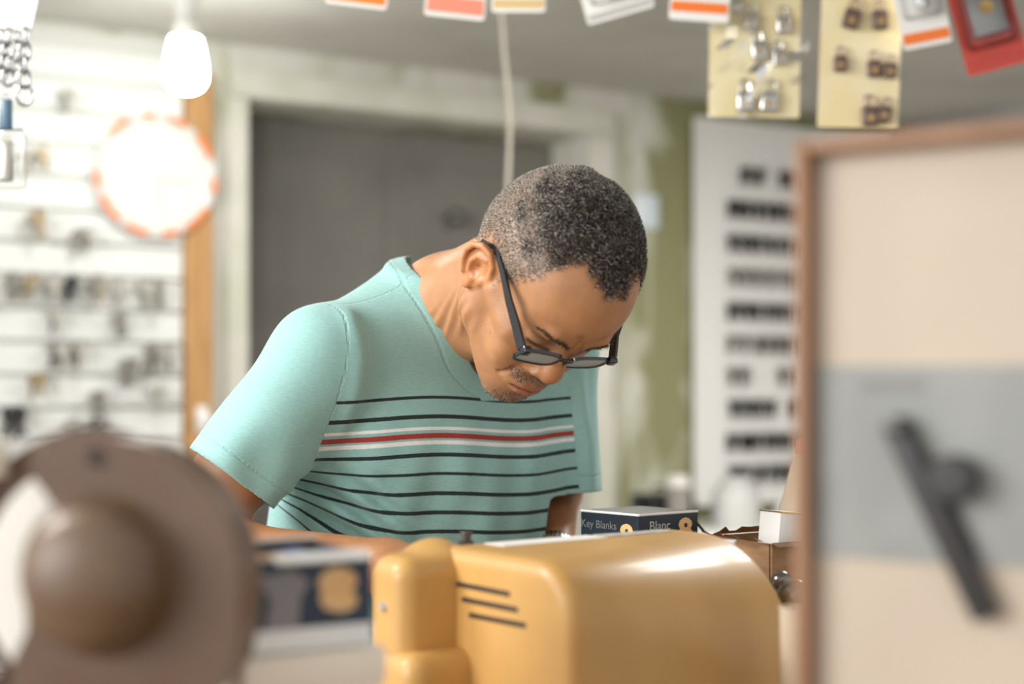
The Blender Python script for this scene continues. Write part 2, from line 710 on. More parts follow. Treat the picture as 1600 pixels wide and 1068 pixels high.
def key_bunch(t, z, y, kinds, n, label, group, scale=1.0, spread=0.03):
    o = thing('key_bunch', label, 'keys', group=group, M=WM @ Matrix.Translation((t, y, z)) @ Matrix.Scale(scale, 4))
    h = bpy.data.objects.new('hook', hook_me)
    link(h, o)
    for i in range(n):
        k = bpy.data.objects.new('key', KEYS[kinds[i % len(kinds)]])
        link(k, o)
        k.location = (0, -0.008 - i * 0.034 / max(1, n - 1), 0.0025)
        k.rotation_euler = (random.uniform(-0.08, 0.08), random.uniform(-1, 1) * spread * 12, random.uniform(-0.25, 0.25))
    return o


ROWN = ['topmost', 'second', 'third', 'fourth', 'fifth', 'sixth', 'seventh', 'eighth', 'ninth', 'bottom']
slat_items = [
    (106, 142, ['grey', 'dark'], 3, 1.0, 'grey keys high on the white slat wall, left of the clock'),
    (66, 232, ['brass', 'grey'], 3, 0.9, 'small brass-toned keys on the slat wall beside the hanging clear packet'),
    (44, 234, ['brass', 'grey'], 2, 0.8, 'pair of pale keys half hidden by the hanging clear packet'),
    (52, 332, ['brass', 'grey', 'grey'], 4, 1.2, 'fanned bronze and grey keys hanging alone below left of clock'),
    (122, 360, ['dark', 'grey'], 3, 1.0, 'narrow pair of dark grey keys hanging just below the clock, left one'),
    (139, 356, ['dark', 'grey'], 2, 0.9, 'narrow pair of dark grey keys hanging just below the clock, right one'),
    (16, 430, ['grey', 'dark'], 4, 1.1, 'grey keys at the left picture edge in the crowded hook row'),
    (50, 430, ['grey', 'brass'], 4, 1.0, 'second grey key bunch from the left in the crowded hook row'),
    (80, 432, ['dark', 'grey'], 4, 1.1, 'dark key bunch, third from the left in the crowded hook row'),
    (113, 434, ['dark', 'black'], 4, 1.0, 'blackish key bunch in the middle of the crowded hook row'),
    (147, 432, ['brass', 'dark'], 4, 1.1, 'bronze and dark key bunch, third from the wooden post in crowded row'),
    (184, 440, ['grey', 'grey'], 3, 0.95, 'pale grey key bunch, second from the wooden post in crowded row'),
    (224, 438, ['grey', 'dark'], 3, 1.2, 'large grey key bunch nearest the post in the crowded row, left one'),
    (242, 440, ['dark', 'grey'], 3, 1.2, 'large grey key bunch nearest the post in the crowded row, right one'),
    (88, 482, ['grey', 'dark'], 3, 1.1, 'dark grey keys hanging right under the crowded hook row'),
    (182, 490, ['grey', 'dark'], 4, 1.05, 'grey keys one hook below the crowded row, halfway to the post'),
    (92, 535, ['dark', 'grey'], 4, 1.15, 'dark keys over the golden bunch, left of two neighbours'),
    (125, 535, ['grey', 'dark'], 3, 1.1, 'dark keys over the golden bunch, right of two neighbours'),
    (236, 540, ['dark', 'grey'], 3, 1.15, 'dark keys beside the wooden post, left of a close pair'),
    (258, 540, ['grey', 'dark'], 3, 1.15, 'dark keys beside the wooden post, right of a close pair'),
    (200, 562, ['dark', 'grey'], 5, 1.2, 'thick dark key bunch left of the close pair by the post'),
    (58, 584, ['brass'], 3, 1.05, 'golden brass keys low on the slat wall'),
    (152, 612, ['grey', 'dark'], 4, 1.1, 'grey keys above the grinder guard, straight below the clock'),
    (243, 606, ['grey', 'grey'], 4, 1.15, 'pale grey keys low beside the wooden post'),
    (22, 636, ['black', 'dark'], 5, 1.2, 'black keys at the lower left edge of the slat wall'),
    (112, 656, ['black', 'grey'], 4, 1.0, 'black and grey keys just over the grinder rim, left of two'),
    (158, 656, ['black', 'dark'], 4, 1.0, 'black and grey keys just over the grinder rim, right of two'),
]
for px, py, kinds, n, sc, label in slat_items:
    t, z = wall_pt(px, py, 0.05)
    key_bunch(t, z, -0.0242, kinds, n, label, 'keys hung on the slat wall', sc * 1.12)

# ------------------------------------------------------------------ white pegboard with rows of dark keys
t0, zt = wall_pt(1086, 182, 0.035)
_, zb = wall_pt(1086, 790, 0.035)
PT1 = 2.32
PW, PH = PT1 - t0, zt - zb
pg = thing('pegboard', 'white perforated pegboard with dark keys beside the green wall', 'pegboard', M=WM @ Matrix.Translation((t0, -0.03, zb)))


def peg_mat():
    m = bpy.data.materials.new('pegboard_white')
    m.use_nodes = True
    nt = m.node_tree
    b = nt.nodes['Principled BSDF']
    b.inputs['Roughness'].default_value = 0.5
    tc = nt.nodes.new('ShaderNodeTexCoord')
    vor = nt.nodes.new('ShaderNodeVectorMath')
    vor.operation = 'MODULO'
    vor.inputs[1].default_value = (0.02, 0.02, 0.02)
    nt.links.new(tc.outputs['Object'], vor.inputs[0])
    sub = nt.nodes.new('ShaderNodeVectorMath')
    sub.operation = 'SUBTRACT'
    sub.inputs[1].default_value = (0.01, 0.01, 0.01)
    nt.links.new(vor.outputs[0], sub.inputs[0])
    ml = nt.nodes.new('ShaderNodeVectorMath')
    ml.operation = 'MULTIPLY'
    ml.inputs[1].default_value = (1, 0, 1)
    nt.links.new(sub.outputs[0], ml.inputs[0])
    ln = nt.nodes.new('ShaderNodeVectorMath')
    ln.operation = 'LENGTH'
    nt.links.new(ml.outputs[0], ln.inputs[0])
    lt = nt.nodes.new('ShaderNodeMath')
    lt.operation = 'LESS_THAN'
    lt.inputs[1].default_value = 0.0032
    nt.links.new(ln.outputs['Value'], lt.inputs[0])
    mx = nt.nodes.new('ShaderNodeMix')
    mx.data_type = 'RGBA'
    mx.inputs['A'].default_value = (0.82, 0.81, 0.78, 1)
    mx.inputs['B'].default_value = (0.12, 0.12, 0.11, 1)
    nt.links.new(lt.outputs[0], mx.inputs['Factor'])
    nt.links.new(mx.outputs['Result'], b.inputs['Base Color'])
    return m


finish('panel', boxm((PW / 2, 0, PH / 2), (PW, 0.006, PH)), peg_mat(), pg, smooth=False)
bm = bmesh.new()
for x, z, sx, sz in ((0.006, PH / 2, 0.012, PH), (PW - 0.006, PH / 2, 0.012, PH), (PW / 2, 0.006, PW - 0.024, 0.012), (PW / 2, PH - 0.006, PW - 0.024, 0.012)):
    box(bm, (x, -0.006, z), (sx, 0.008, sz), bev=0.001)
finish('border', bm, M_white, pg, smooth=False)
for x in (0.05, PW - 0.05):
    for z in (0.05, PH - 0.05):
        finish('spacer', boxm((x, 0.0155, z), (0.02, 0.026, 0.02)), M_white, pg, smooth=False)
NTH = ['first', 'second', 'third', 'fourth', 'fifth', 'sixth', 'seventh', 'eighth', 'ninth', 'tenth', 'eleventh', 'twelfth', 'thirteenth']
rows_y = [262, 315, 368, 420, 473, 524, 574, 624, 676, 726]
for r, py in enumerate(rows_y):
    _, z = wall_pt(1180, py, 0.06)
    tt = wall_pt(1146, py, 0.06)[0] + random.uniform(-0.005, 0.005)
    j = 0
    while tt < 1.99:
        if random.random() < (0.94 if r not in (3, 5, 6) else 0.85):
            kd = ['peg'] if r not in (3, 5, 6) else ['pegdark', 'peg', 'pegdark']
            key_bunch(tt, z, -0.0345, kd, 3, f'dark key blanks, {NTH[j]} hook from the left in the {ROWN[r]} row of the white pegboard',
                      'dark keys on the white pegboard', 1.0, 0.008)
            j += 1
        tt += random.uniform(0.046, 0.058)

# ------------------------------------------------------------------ wall clock
tcl, zcl = wall_pt(245, 273, 0.06)
CR = 0.163
clk = thing('wall_clock', 'round white wall clock with an orange and white patterned rim', 'clock',
            M=WM @ Matrix.Translation((tcl, -0.0245, zcl)) @ Matrix.Rotation(PI / 2, 4, 'X'))
bm = lathe(bmesh.new(), [(0, 0), (CR * 0.96, 0), (CR, 0.006), (CR, 0.022), (CR * 0.97, 0.030), (CR * 0.93, 0.030), (CR * 0.85, 0.020), (0, 0.020)], 64)
finish('case', bm, mat('clock_rim', (0.66, 0.66, 0.64), 0.35), clk)
finish('dial', lathe(bmesh.new(), [(0, 0.0202), (CR * 0.845, 0.0202), (CR * 0.845, 0.0215), (0, 0.0215)], 64), mat('clock_dial', (0.80, 0.82, 0.78), 0.5), clk)
segs = [(20, 46), (60, 78), (92, 102), (118, 140), (180, 196), (204, 232), (240, 262), (276, 292), (300, 330), (346, 362)]
for a0, a1 in segs:
    bm = bmesh.new()
    n = 8
    outer, inner = [], []
    pts = []
    for k in range(n + 1):
        a = math.radians(a0 + (a1 - a0) * k / n)
        pts.append((a, CR * 0.985))
    poly = [(r * math.cos(a), r * math.sin(a)) for a, r in pts] + [(CR * 0.90 * math.cos(a), CR * 0.90 * math.sin(a)) for a, r in reversed(pts)]
    prism(bm, poly, 0.0305, 0.0322)
    finish('rim_patch', bm, M_orange, clk, smooth=False)
M_faint = mat('clock_marks', (0.62, 0.64, 0.61), 0.5)
for k in range(12):
    a = k * PI / 6
    bm = boxm((CR * 0.74 * math.sin(a), CR * 0.74 * math.cos(a), 0.0222), (0.005, 0.018, 0.0008), Matrix.Rotation(-a, 3, 'Z'))
    finish('hour_mark', bm, M_faint, clk, smooth=False)
for a, L, w in ((1.75, 0.075, 0.007), (2.95, 0.105, 0.005)):
    bm = boxm((L / 2 * math.sin(a), L / 2 * math.cos(a), 0.0245), (w, L + 0.01, 0.001), Matrix.Rotation(-a, 3, 'Z'))
    finish('clock_hand', bm, M_faint, clk, smooth=False)
finish('glass', lathe(bmesh.new(), [(0, 0.029), (CR * 0.925, 0.0275), (CR * 0.925, 0.0285), (0, 0.030)], 48), M_pane, clk)

# ------------------------------------------------------------------ lit bulb on the ceiling
bp = P(290, 95, 3.15)
lb = thing('ceiling_bulb', 'glowing white light bulb hanging from the ceiling above the clock', 'light bulb', (bp.x, bp.y, bp.z - 0.07))
M_glow = mat('bulb_glow', (1, 1, 1), 0.4, emit=(0.98, 1.0, 0.95), estr=58)
lathe_p = [(0, 0), (0.018, 0.002), (0.034, 0.010), (0.043, 0.024), (0.0455, 0.042), (0.044, 0.06), (0.040, 0.085), (0.036, 0.105), (0.032, 0.118), (0, 0.118)]
finish('bulb', lathe(bmesh.new(), lathe_p, 32), M_glow, lb)
finish('collar', lathe(bmesh.new(), [(0, 0.1185), (0.031, 0.1185), (0.029, 0.14), (0.022, 0.152), (0, 0.152)], 24), M_white, lb)
zt_ = CEIL - (bp.z - 0.07)
finish('socket', lathe(bmesh.new(), [(0, 0.1525), (0.024, 0.1525), (0.026, 0.19), (0.045, zt_ - 0.03), (0.055, zt_ - 0.012), (0.055, zt_ - 0.001), (0, zt_ - 0.001)], 24), mat('socket_porcelain', (0.6, 0.6, 0.57), 0.4), lb)

# ------------------------------------------------------------------ pull cord, switch plate
dco = 2.9
pts = [P(x, y, dco) for x, y in ((783, -60), (784, 20), (788, 80), (793, 130), (797, 180), (796, 230), (794, 280), (793, 330), (793, 360))]
pts[0].z = CEIL - 0.014
cd = thing('pull_cord', 'pale string hanging from the ceiling in front of the dark door', 'cord', (pts[0].x, pts[0].y, CEIL - 0.001))
bm = tube(bmesh.new(), pts, 0.0043, 8)
bm2 = to_local(bm, cd)
finish('string', bm2, mat('string', (0.55, 0.50, 0.42), 0.8, bump=0.5, bscale=500), cd)
finish('ceiling_rose', lathe(bmesh.new(), [(0, 0), (0.022, 0), (0.022, -0.008), (0.012, -0.013), (0, -0.013)], 20), M_white, cd)
bm = lathe(bmesh.new(), [(0, -0.02), (0.009, -0.018), (0.011, -0.005), (0.007, 0.008), (0.003, 0.012), (0, 0.012)], 14,
           Matrix.Translation(pts[-1]))
finish('pull_knob', to_local(bm, cd), M_white, cd)

t, z = wall_pt(1010, 330, 0.01)
sw = thing('switch_plate', 'pale bluish switch plate on the green wall beside the head', 'light switch', M=WM @ Matrix.Translation((t, -0.0008, z)))
M_swp = mat('switch_plastic', (0.66, 0.74, 0.80), 0.4)
finish('plate', boxm((0, -0.005, 0), (0.095, 0.009, 0.105), bev=0.003), M_swp, sw)
finish('rocker', boxm((-0.012, -0.012, 0.01), (0.03, 0.006, 0.05), bev=0.002), mat('rocker_plastic', (0.75, 0.78, 0.80), 0.4), sw)

t, z = wall_pt(319, 655, 0.06)
hk_ = thing('wall_hook', 'small white rounded hook low on the wooden post beside the sleeve', 'hook', M=WM @ Matrix.Translation((min(t, TP1 - 0.018), -0.0378, z)))
finish('plate', boxm((0, -0.003, 0), (0.030, 0.005, 0.070), bev=0.002), M_white, hk_)
finish('knob', lathe(bmesh.new(), [(0, 0.0055), (0.008, 0.0055), (0.008, 0.022), (0.017, 0.030), (0.017, 0.040), (0.010, 0.046), (0, 0.047)], 20, Matrix.Rotation(PI / 2, 4, 'X')), M_white, hk_)

# ------------------------------------------------------------------ packs hung from a rail under the ceiling
DP = 2.25


def pack_frame(px, py, tilt, d=DP, yaw=0.0):
    c = P(px, py, d)
    return Matrix.Translation(c) @ Matrix.Rotation(yaw, 4, 'Z') @ Matrix.Rotation(PI / 2, 4, 'X') @ Matrix.Rotation(math.radians(tilt), 4, 'Z')


PXM = DP / FPX  # metres per photograph pixel at that depth
RAILZ = P(0, -95, DP).z
rl = thing('hanging_rail', 'steel rail under the ceiling carrying the blister packs', 'rail', (0.35, DP, RAILZ))
bm = tube(bmesh.new(), [(-0.75, 0, 0), (0.6, 0, 0)], 0.005, 10)
finish('rod', bm, M_metal, rl)
for x in (-0.7, 0.0, 0.55):
    finish('hanger', tube(bmesh.new(), [(x, 0, 0.0045), (x, 0, CEIL - RAILZ - 0.001)], 0.003, 8), M_metal, rl)


def blister(px, py, w, h, tilt, band, label, card=None, inner='cyl', band_h=0.16, yaw=0.0, band_y=0.06, near=0.0, frac=0.6):
    W, H = w * PXM, h * PXM
    M = pack_frame(px, py, tilt, DP - 0.004 - near, yaw)
    o = thing('blister_pack', label, 'blister pack', M=M, group='packs hanging from the rail')
    bm = prism(bmesh.new(), rrect(W, H, 0.005), -0.0008, 0.0)
    finish('backing_card', bm, card or M_paper, o, smooth=False)
    finish('printed_band', boxm((0, -H / 2 + H * band_y + H * band_h / 2, 0.0004), (W * 0.94, H * band_h, 0.0006)), band, o, smooth=False)
    # clear bubble: rounded tray
    bw, bh, bd = W * 0.78, H * frac, 0.018
    cy = H * 0.10
    bm = bmesh.new()
    rings = []
    for s, zz in ((1.0, 0.0003), (0.985, 0.012), (0.95, bd - 0.002), (0.90, bd)):
        rings.append([bm.verts.new((x * s, y * s + cy, zz)) for x, y in rrect(bw, bh, 0.008)])
    for A, B in zip(rings[:-1], rings[1:]):
        for j in range(len(A)):
            bm.faces.new((A[j], A[(j + 1) % len(A)], B[(j + 1) % len(A)], B[j]))
    bm.faces.new(rings[-1])
    finish('bubble', bm, M_clear, o)
    if inner == 'cyl':
        bm = lathe(bmesh.new(), [(0, -bh * 0.34), (bw * 0.17, -bh * 0.34), (bw * 0.19, -bh * 0.3), (bw * 0.19, bh * 0.1), (bw * 0.24, bh * 0.12), (bw * 0.24, bh * 0.24), (0, bh * 0.26)], 20,
                   Matrix.Translation((0, cy, 0.0085)) @ Matrix.Scale(0.55, 4, (0, 0, 1)) @ Matrix.Rotation(-PI / 2, 4, 'X'))
        finish('lock_cylinder', bm, M_chrome, o)
    elif inner == 'body':
        bm = boxm((0, cy, 0.0085), (bw * 0.72, bh * 0.72, 0.014), bev=0.003)
        b = finish('lock_body', bm, mat('lock_grey', (0.42, 0.42, 0.42), 0.35, 0.6), o)
        finish('keyhole_disc', lathe(bmesh.new(), [(0, 0.0157), (0.011, 0.0157), (0.011, 0.0172), (0.004, 0.0172), (0, 0.0165)], 20, Matrix.Translation((0, cy, 0))), M_brass, b)
    elif inner == 'keys':
        for s in (-1, 1):
            bm = boxm((s * bw * 0.2, cy, 0.006), (bw * 0.2, bh * 0.7, 0.008), bev=0.002)
            finish('hinge_plate', bm, M_brass, o)
    # wire loop up to the rail
    top = M @ Vector((0, H / 2 - 0.006, 0.0))
    bm = tube(bmesh.new(), [top + Vector((0, 0.004, -0.002)), top + Vector((0, 0.0055, 0.006)), (top.x, DP, RAILZ - 0.008), (top.x, DP - 0.002, RAILZ - 0.0052)], 0.0012, 6)
    finish('wire_loop', to_local(bm, o), M_metal, o)
    return o


blister(562, -42, 96, 104, -7, M_orange, 'white blister pack with orange bottom band, leftmost along the top edge', inner='body', band_h=0.14, band_y=0.05)
blister(716, -36, 94, 128, -6, mat('pink_red_print', (0.78, 0.25, 0.17), 0.4), 'clear pack with pale red lettering band at the top edge', inner='cyl', band_h=0.2, band_y=0.05, frac=0.58)
blister(810, -40, 84, 118, 0, mat('gold_print', (0.66, 0.48, 0.22), 0.4), 'clear pack with a gold bottom strip beside the hanging string', inner='keys', band_h=0.12, band_y=0.05)
blister(955, -32, 108, 118, 16, mat('silver_print', (0.7, 0.7, 0.68), 0.3, 0.6), 'tilted silvery blister pack at the top edge, over the head', inner='cyl', band_h=0.08, band_y=0.04, frac=0.75)
blister(1096, -34, 92, 132, -4, M_orange, 'clear pack with an orange strip, left of the yellow cards', inner='cyl', band_h=0.12, band_y=0.10, near=0.04)
blister(1436, -2, 76, 148, 11, M_orange, 'white blister pack with orange strip, right of the yellow cards', inner='cyl', band_h=0.11, band_y=0.05, near=0.04)
blister(1540, 30, 98, 160, 15, mat('red_strip', (0.50, 0.06, 0.045), 0.4), 'red carded pack with a grey lock, at the upper right', card=M_red, inner='body', band_h=0.1, band_y=0.04, frac=0.74)


def padlock(parent, cx, cy, w, m, mats_sh, tilt):
    h = w * 1.25
    R = Matrix.Translation((cx, cy, 0.0)) @ Matrix.Rotation(tilt, 4, 'Z')
    bm = boxm((0, 0, 0.0072), (w, h, 0.013), bev=w * 0.16, seg=3)
    bm.transform(R)
    p = finish('padlock', bm, m, parent)
    pts = [(-w * 0.3, h * 0.45, 0.0072), (-w * 0.3, h * 0.8, 0.0072)]
    for k in range(1, 8):
        a = PI - PI * k / 8
        pts.append((w * 0.3 * math.cos(a), h * 0.8 + w * 0.3 * math.sin(a), 0.0072))
    pts += [(w * 0.3, h * 0.8, 0.0072), (w * 0.3, h * 0.45, 0.0072)]
    bm = tube(bmesh.new(), pts, w * 0.09, 8)
    bm.transform(R)
    finish('shackle', bm, mats_sh, p)
    bm = lathe(bmesh.new(), [(0, 0.0138), (w * 0.2, 0.0138), (w * 0.2, 0.0146), (0, 0.0146)], 14, R @ Matrix.Translation((0, -h * 0.12, 0)))
    finish('keyhole_disc', bm, M_brass, p)


def padlock_card(px, py, w, h, tilt, locks, label, m, sh, plastic):
    W, H = w * PXM, h * PXM
    M = pack_frame(px, py, tilt, DP - 0.004)
    o = thing('padlock_card', label, 'padlock card', M=M, group='yellow cards of padlocks')
    finish('backing_card', prism(bmesh.new(), rrect(W, H, 0.003), -0.001, 0.0), M_ycard, o, smooth=False)
    for lx, ly, lw, tl in locks:
        padlock(o, (lx - px) * PXM, -(ly - py) * PXM, lw * PXM, m, sh, tl)
    if plastic:  # crinkled clear sleeve
        bm = bmesh.new()
        nx, ny = 10, 16
        g = [[bm.verts.new(((i / nx - 0.5) * (W + 0.018), (j / ny - 0.5) * (H + 0.012), 0.021 + random.uniform(-0.006, 0.006))) for j in range(ny + 1)] for i in range(nx + 1)]
        for i in range(nx):
            for j in range(ny):
                bm.faces.new((g[i][j], g[i + 1][j], g[i + 1][j + 1], g[i][j + 1]))
        finish('clear_sleeve', bm, M_clear, o, smooth=False)
    top = M @ Vector((0, H / 2 - 0.006, 0.0))
    bm = tube(bmesh.new(), [top + Vector((0, 0.004, -0.002)), top + Vector((0, 0.0055, 0.006)), (top.x, DP, RAILZ - 0.008), (top.x, DP - 0.002, RAILZ - 0.0052)], 0.0012, 6)
    finish('wire_loop', to_local(bm, o), M_metal, o)
    return o


M_lockbrown = mat('lock_brown', (0.16, 0.105, 0.085), 0.35, 0.35)
M_locksilver = mat('lock_silver', (0.55, 0.55, 0.54), 0.25, 0.9)
padlock_card(1180, 48, 142, 270, -1, [(1185, 80, 24, 0.15), (1172, 35, 20, -0.1), (1222, 40, 22, 0.1), (1165, 160, 26, 0.05), (1202, 160, 26, -0.1), (1216, 90, 20, 0.1), (1150, 10, 18, 0)],
             'yellow card of silver padlocks in a shiny plastic sleeve', M_locksilver, M_chrome, True)
padlock_card(1345, 52, 126, 296, -2, [(1328, 32, 25, -0.25), (1372, 32, 24, 0.05), (1313, 102, 20, 0), (1366, 108, 21, 0.05), (1391, 110, 19, -0.1), (1362, 182, 25, 0.1), (1384, 178, 20, -0.2)],
             'yellow card with rows of brownish padlocks, right of the sleeved one', M_lockbrown, mat('shackle_rose', (0.55, 0.42, 0.36), 0.3, 0.8), False)

# hanging chains, tag and clear packet at the upper left
DC = 1.95
crd = thing('hanging_card', 'plain white card at the upper left corner with key chains below it', 'card', M=Matrix.Translation(P(20, 12, DC)))
bm = bmesh.new()
prism(bm, [(-0.09, -0.047), (0.021, -0.047), (0.026, -0.03), (0.044, 0.05), (0.05, 0.09), (-0.09, 0.09)], -0.001, 0.001)
bm.transform(Matrix.Rotation(PI / 2, 4, 'X'))
finish('sheet', bm, mat('pale_card', (0.50, 0.50, 0.485), 0.5), crd, smooth=False)
bm = tube(bmesh.new(), [(0, 0, 0.086), (0, 0, CEIL - P(20, 12, DC).z - 0.001)], 0.0016, 6)
finish('hanging_wire', bm, M_metal, crd)


def link_mesh():
    bm = bmesh.new()
    pts = []
    for k in range(16):
        a = 2 * PI * k / 16
        pts.append((0.0062 * math.cos(a), 0, 0.0085 * math.sin(a) + (0.003 if math.sin(a) > 0 else -0.003)))
    tube(bm, pts, 0.0019, 7, closed=True)
    bmesh.ops.recalc_face_normals(bm, faces=bm.faces)
    me = bpy.data.meshes.new('chain_link')
    for f in bm.faces:
        f.smooth = True
    bm.to_mesh(me)
    bm.free()
    me.materials.append(mat('chain_steel', (0.34, 0.34, 0.34), 0.22, 1.0))
    return me


LINK = link_mesh()
for i, (px, y1, sc, desc) in enumerate(((1, 150, 1.0, 'at the very left picture edge'), (12, 145, 1.1, 'hanging to the blue tag, second from left'),
                                        (26, 135, 0.8, 'shortest and thinnest, third from left'), (38, 150, 1.15, 'rightmost, ending in a ring'))):
    top = P(px, 58, DC - 0.004)
    o = thing('key_chain', f'steel key chain under the white card, {desc}', 'key chain', (top.x, top.y, top.z), group='key chains under the white card')
    step = 0.0165 * sc
    n = int((y1 - 58) / FPX * DC / step)
    for k in range(n):
        c = bpy.data.objects.new('chain_link', LINK)
        link(c, o)
        c.location = (0, 0, -step * k)
        c.rotation_euler = (0, 0, 0.5 if k % 2 else 0.5 + PI / 2)
        c.scale = (sc, sc, sc)
    if i == 3:
        bm = tube(bmesh.new(), [(0.011 * math.cos(2 * PI * k / 20), 0, 0.013 * math.sin(2 * PI * k / 20) - step * n - 0.004) for k in range(20)], 0.0024, 8, closed=True)
        finish('end_ring', bm, MATS['chain_steel'], o)
o = thing('chain_tag', 'dark blue tag hanging at the end of a key chain', 'tag', M=Matrix.Translation(P(9, 172, DC - 0.005)))
finish('tag_body', boxm((0, 0, -0.006), (0.018, 0.005, 0.042), bev=0.002), M_blue, o)
finish('eyelet', tube(bmesh.new(), [(0.004 * math.cos(2 * PI * k / 12), 0, 0.018 + 0.004 * math.sin(2 * PI * k / 12)) for k in range(12)], 0.0012, 6, closed=True), M_metal, o)
o = thing('clear_packet', 'clear plastic packet with a grey lock hanging below the blue tag', 'packet', M=Matrix.Translation(P(14, 248, DC)))
finish('sleeve', boxm((0, 0, 0), (0.046, 0.016, 0.082), bev=0.005), M_clear, o)
finish('lock', boxm((-0.006, 0, -0.004), (0.022, 0.010, 0.055), bev=0.003), mat('lock_pale', (0.5, 0.48, 0.44), 0.4, 0.5), o)
finish('header', boxm((-0.008, 0, 0.049), (0.02, 0.004, 0.02), bev=0.001), mat('header_grey', (0.28, 0.30, 0.34), 0.5), o)

# ------------------------------------------------------------------ low cabinet at the back with blurred pots
cbx = thing('low_cabinet', 'pale low cabinet against the back wall under the pegboard', 'cabinet', M=WM @ Matrix.Translation((1.72, -0.26, 0)))
M_cab = mat('cabinet_paint', (0.50, 0.48, 0.43), 0.6)
CZ = 0.985
finish('body', boxm((0, 0, (CZ - 0.03) / 2), (1.16, 0.40, CZ - 0.03), bev=0.004), M_cab, cbx)
finish('top', boxm((0, -0.005, CZ - 0.0145), (1.18, 0.43, 0.029), bev=0.004), M_white, cbx)
for x in (-0.29, 0.29):
    d_ = finish('door', boxm((x, -0.2065, 0.46), (0.56, 0.012, 0.86), bev=0.003), M_cab, cbx)
    finish('handle', tube(bmesh.new(), [(x * 0.2, -0.2125, 0.62), (x * 0.2, -0.235, 0.62), (x * 0.2, -0.235, 0.74), (x * 0.2, -0.2125, 0.74)], 0.005, 8), M_metal, d_)


def on_cab(px, py_top, out):
    t, z = wall_pt(px, py_top, out)
    return t, z


M_canister = mat('canister_plastic', (0.50, 0.50, 0.48), 0.5)
t, z = on_cab(1150, 745, 0.30)
o = thing('white_canister', 'blurred white canister standing in front of the pegboard', 'canister', M=WM @ Matrix.Translation((t, -0.30, CZ)))
hh = z - CZ
finish('body', lathe(bmesh.new(), [(0, 0.001), (0.07, 0.001), (0.075, 0.01), (0.072, hh * 0.7), (0.06, hh * 0.8), (0, hh * 0.8)], 28), M_canister, o)
finish('lid', lathe(bmesh.new(), [(0, hh * 0.801), (0.05, hh * 0.801), (0.05, hh * 0.95), (0.04, hh), (0, hh)], 28), M_canister, o)
t, z = on_cab(1060, 742, 0.30)
o = thing('grey_pot', 'small grey pot beside the canister below the green wall', 'pot', M=WM @ Matrix.Translation((t, -0.30, CZ)))
hh = z - CZ
finish('body', lathe(bmesh.new(), [(0, 0.001), (0.028, 0.001), (0.038, hh * 0.8), (0.036, hh * 0.8), (0.026, 0.01), (0, 0.01)], 24), mat('pot_grey', (0.25, 0.23, 0.2), 0.6), o)
finish('cap', lathe(bmesh.new(), [(0, hh * 0.805), (0.04, hh * 0.805), (0.03, hh), (0, hh)], 24), mat('cap_pale', (0.6, 0.58, 0.54), 0.5), o)
t, z = on_cab(1238, 768, 0.33)
o = thing('white_bottle', 'white plastic bottle behind the frame board edge', 'bottle', M=WM @ Matrix.Translation((t, -0.33, CZ)))
hh = z - CZ
finish('body', lathe(bmesh.new(), [(0, 0.001), (0.055, 0.001), (0.058, 0.01), (0.055, hh * 0.45), (0.03, hh * 0.72), (0.02, hh * 0.78), (0, hh * 0.78)], 28), M_paper, o)
finish('cap', lathe(bmesh.new(), [(0, hh * 0.785), (0.02, hh * 0.785), (0.018, hh), (0, hh)], 20), M_paper, o)
t, z = on_cab(893, 776, 0.28)
o = thing('black_case', 'blurred black case on the back cabinet beside the sleeve', 'case', M=WM @ Matrix.Translation((1.235, -0.20, CZ)))
hh = 0.105
finish('body', boxm((0, 0, hh / 2 + 0.001), (0.16, 0.12, hh), bev=0.008), M_black, o)
finish('handle', tube(bmesh.new(), [(-0.03, 0, hh), (-0.03, 0, hh + 0.02), (0.03, 0, hh + 0.02), (0.03, 0, hh)], 0.005, 8), M_black, o)

# ------------------------------------------------------------------ the counter
E2 = Vector((0.8, 0.6, 0))            # along the counter, to the right and away
E1 = Vector((0.6, -0.8, 0))           # across the counter, towards the photographer
K0 = Vector((-0.0563, 1.25, 0))       # machine reference point
KROT = math.atan2(E2.y, E2.x)
CTZ = 1.05


def KM(t, s, z):
    return Matrix.Translation(K0 + E2 * t + E1 * s + Vector((0, 0, z))) @ Matrix.Rotation(KROT, 4, 'Z')   # local x = E2, local -y = E1


ct = thing('shop_counter', 'wooden shop counter carrying the key machine', 'counter', M=KM(0, 0, 0))
finish('worktop', boxm((0.1, -0.28, CTZ - 0.02), (2.2, 1.16, 0.04), bev=0.004), M_bench, ct)
finish('front_panel', boxm((0.1, -0.80, (CTZ - 0.041) / 2), (2.1, 0.02, CTZ - 0.042)), M_bench, ct)
for x in (-0.93, 1.13):
    finish('side_panel', boxm((x, -0.28, (CTZ - 0.041) / 2), (0.03, 1.0, CTZ - 0.042)), M_bench, ct)

# ------------------------------------------------------------------ key machine
MZ = 1.262
km = thing('key_machine', 'ochre yellow key cutting machine with rounded hood and three vent slits', 'key machine', M=KM(0, 0, CTZ))
HB = MZ - CTZ       # local z of the hood top


def hood_profile(W, rx, ry, H, n=18):
    s0 = -0.03
    pts = []
    for k in range(7):
        a = PI - (PI / 2) * k / 6
        pts.append((s0 + 0.02 + 0.02 * math.cos(a), -0.02 + 0.02 * math.sin(a)))
    for k in range(1, 4):
        pts.append((s0 + 0.02 + (W - rx - s0 - 0.02) * k / 4, 0))
    for k in range(n + 1):
        a = PI / 2 * (1 - k / n)
        pts.append((W - rx + rx * math.cos(a) ** 0.95 if k < n else W, -ry + ry * math.sin(a) ** 0.95 if k < n else -ry))
    for k in range(1, 4):
        f = k / 3
        pts.append((W + 0.012 * f, -ry - (H - ry) * f))
    pts.append((s0, -H))
    return pts


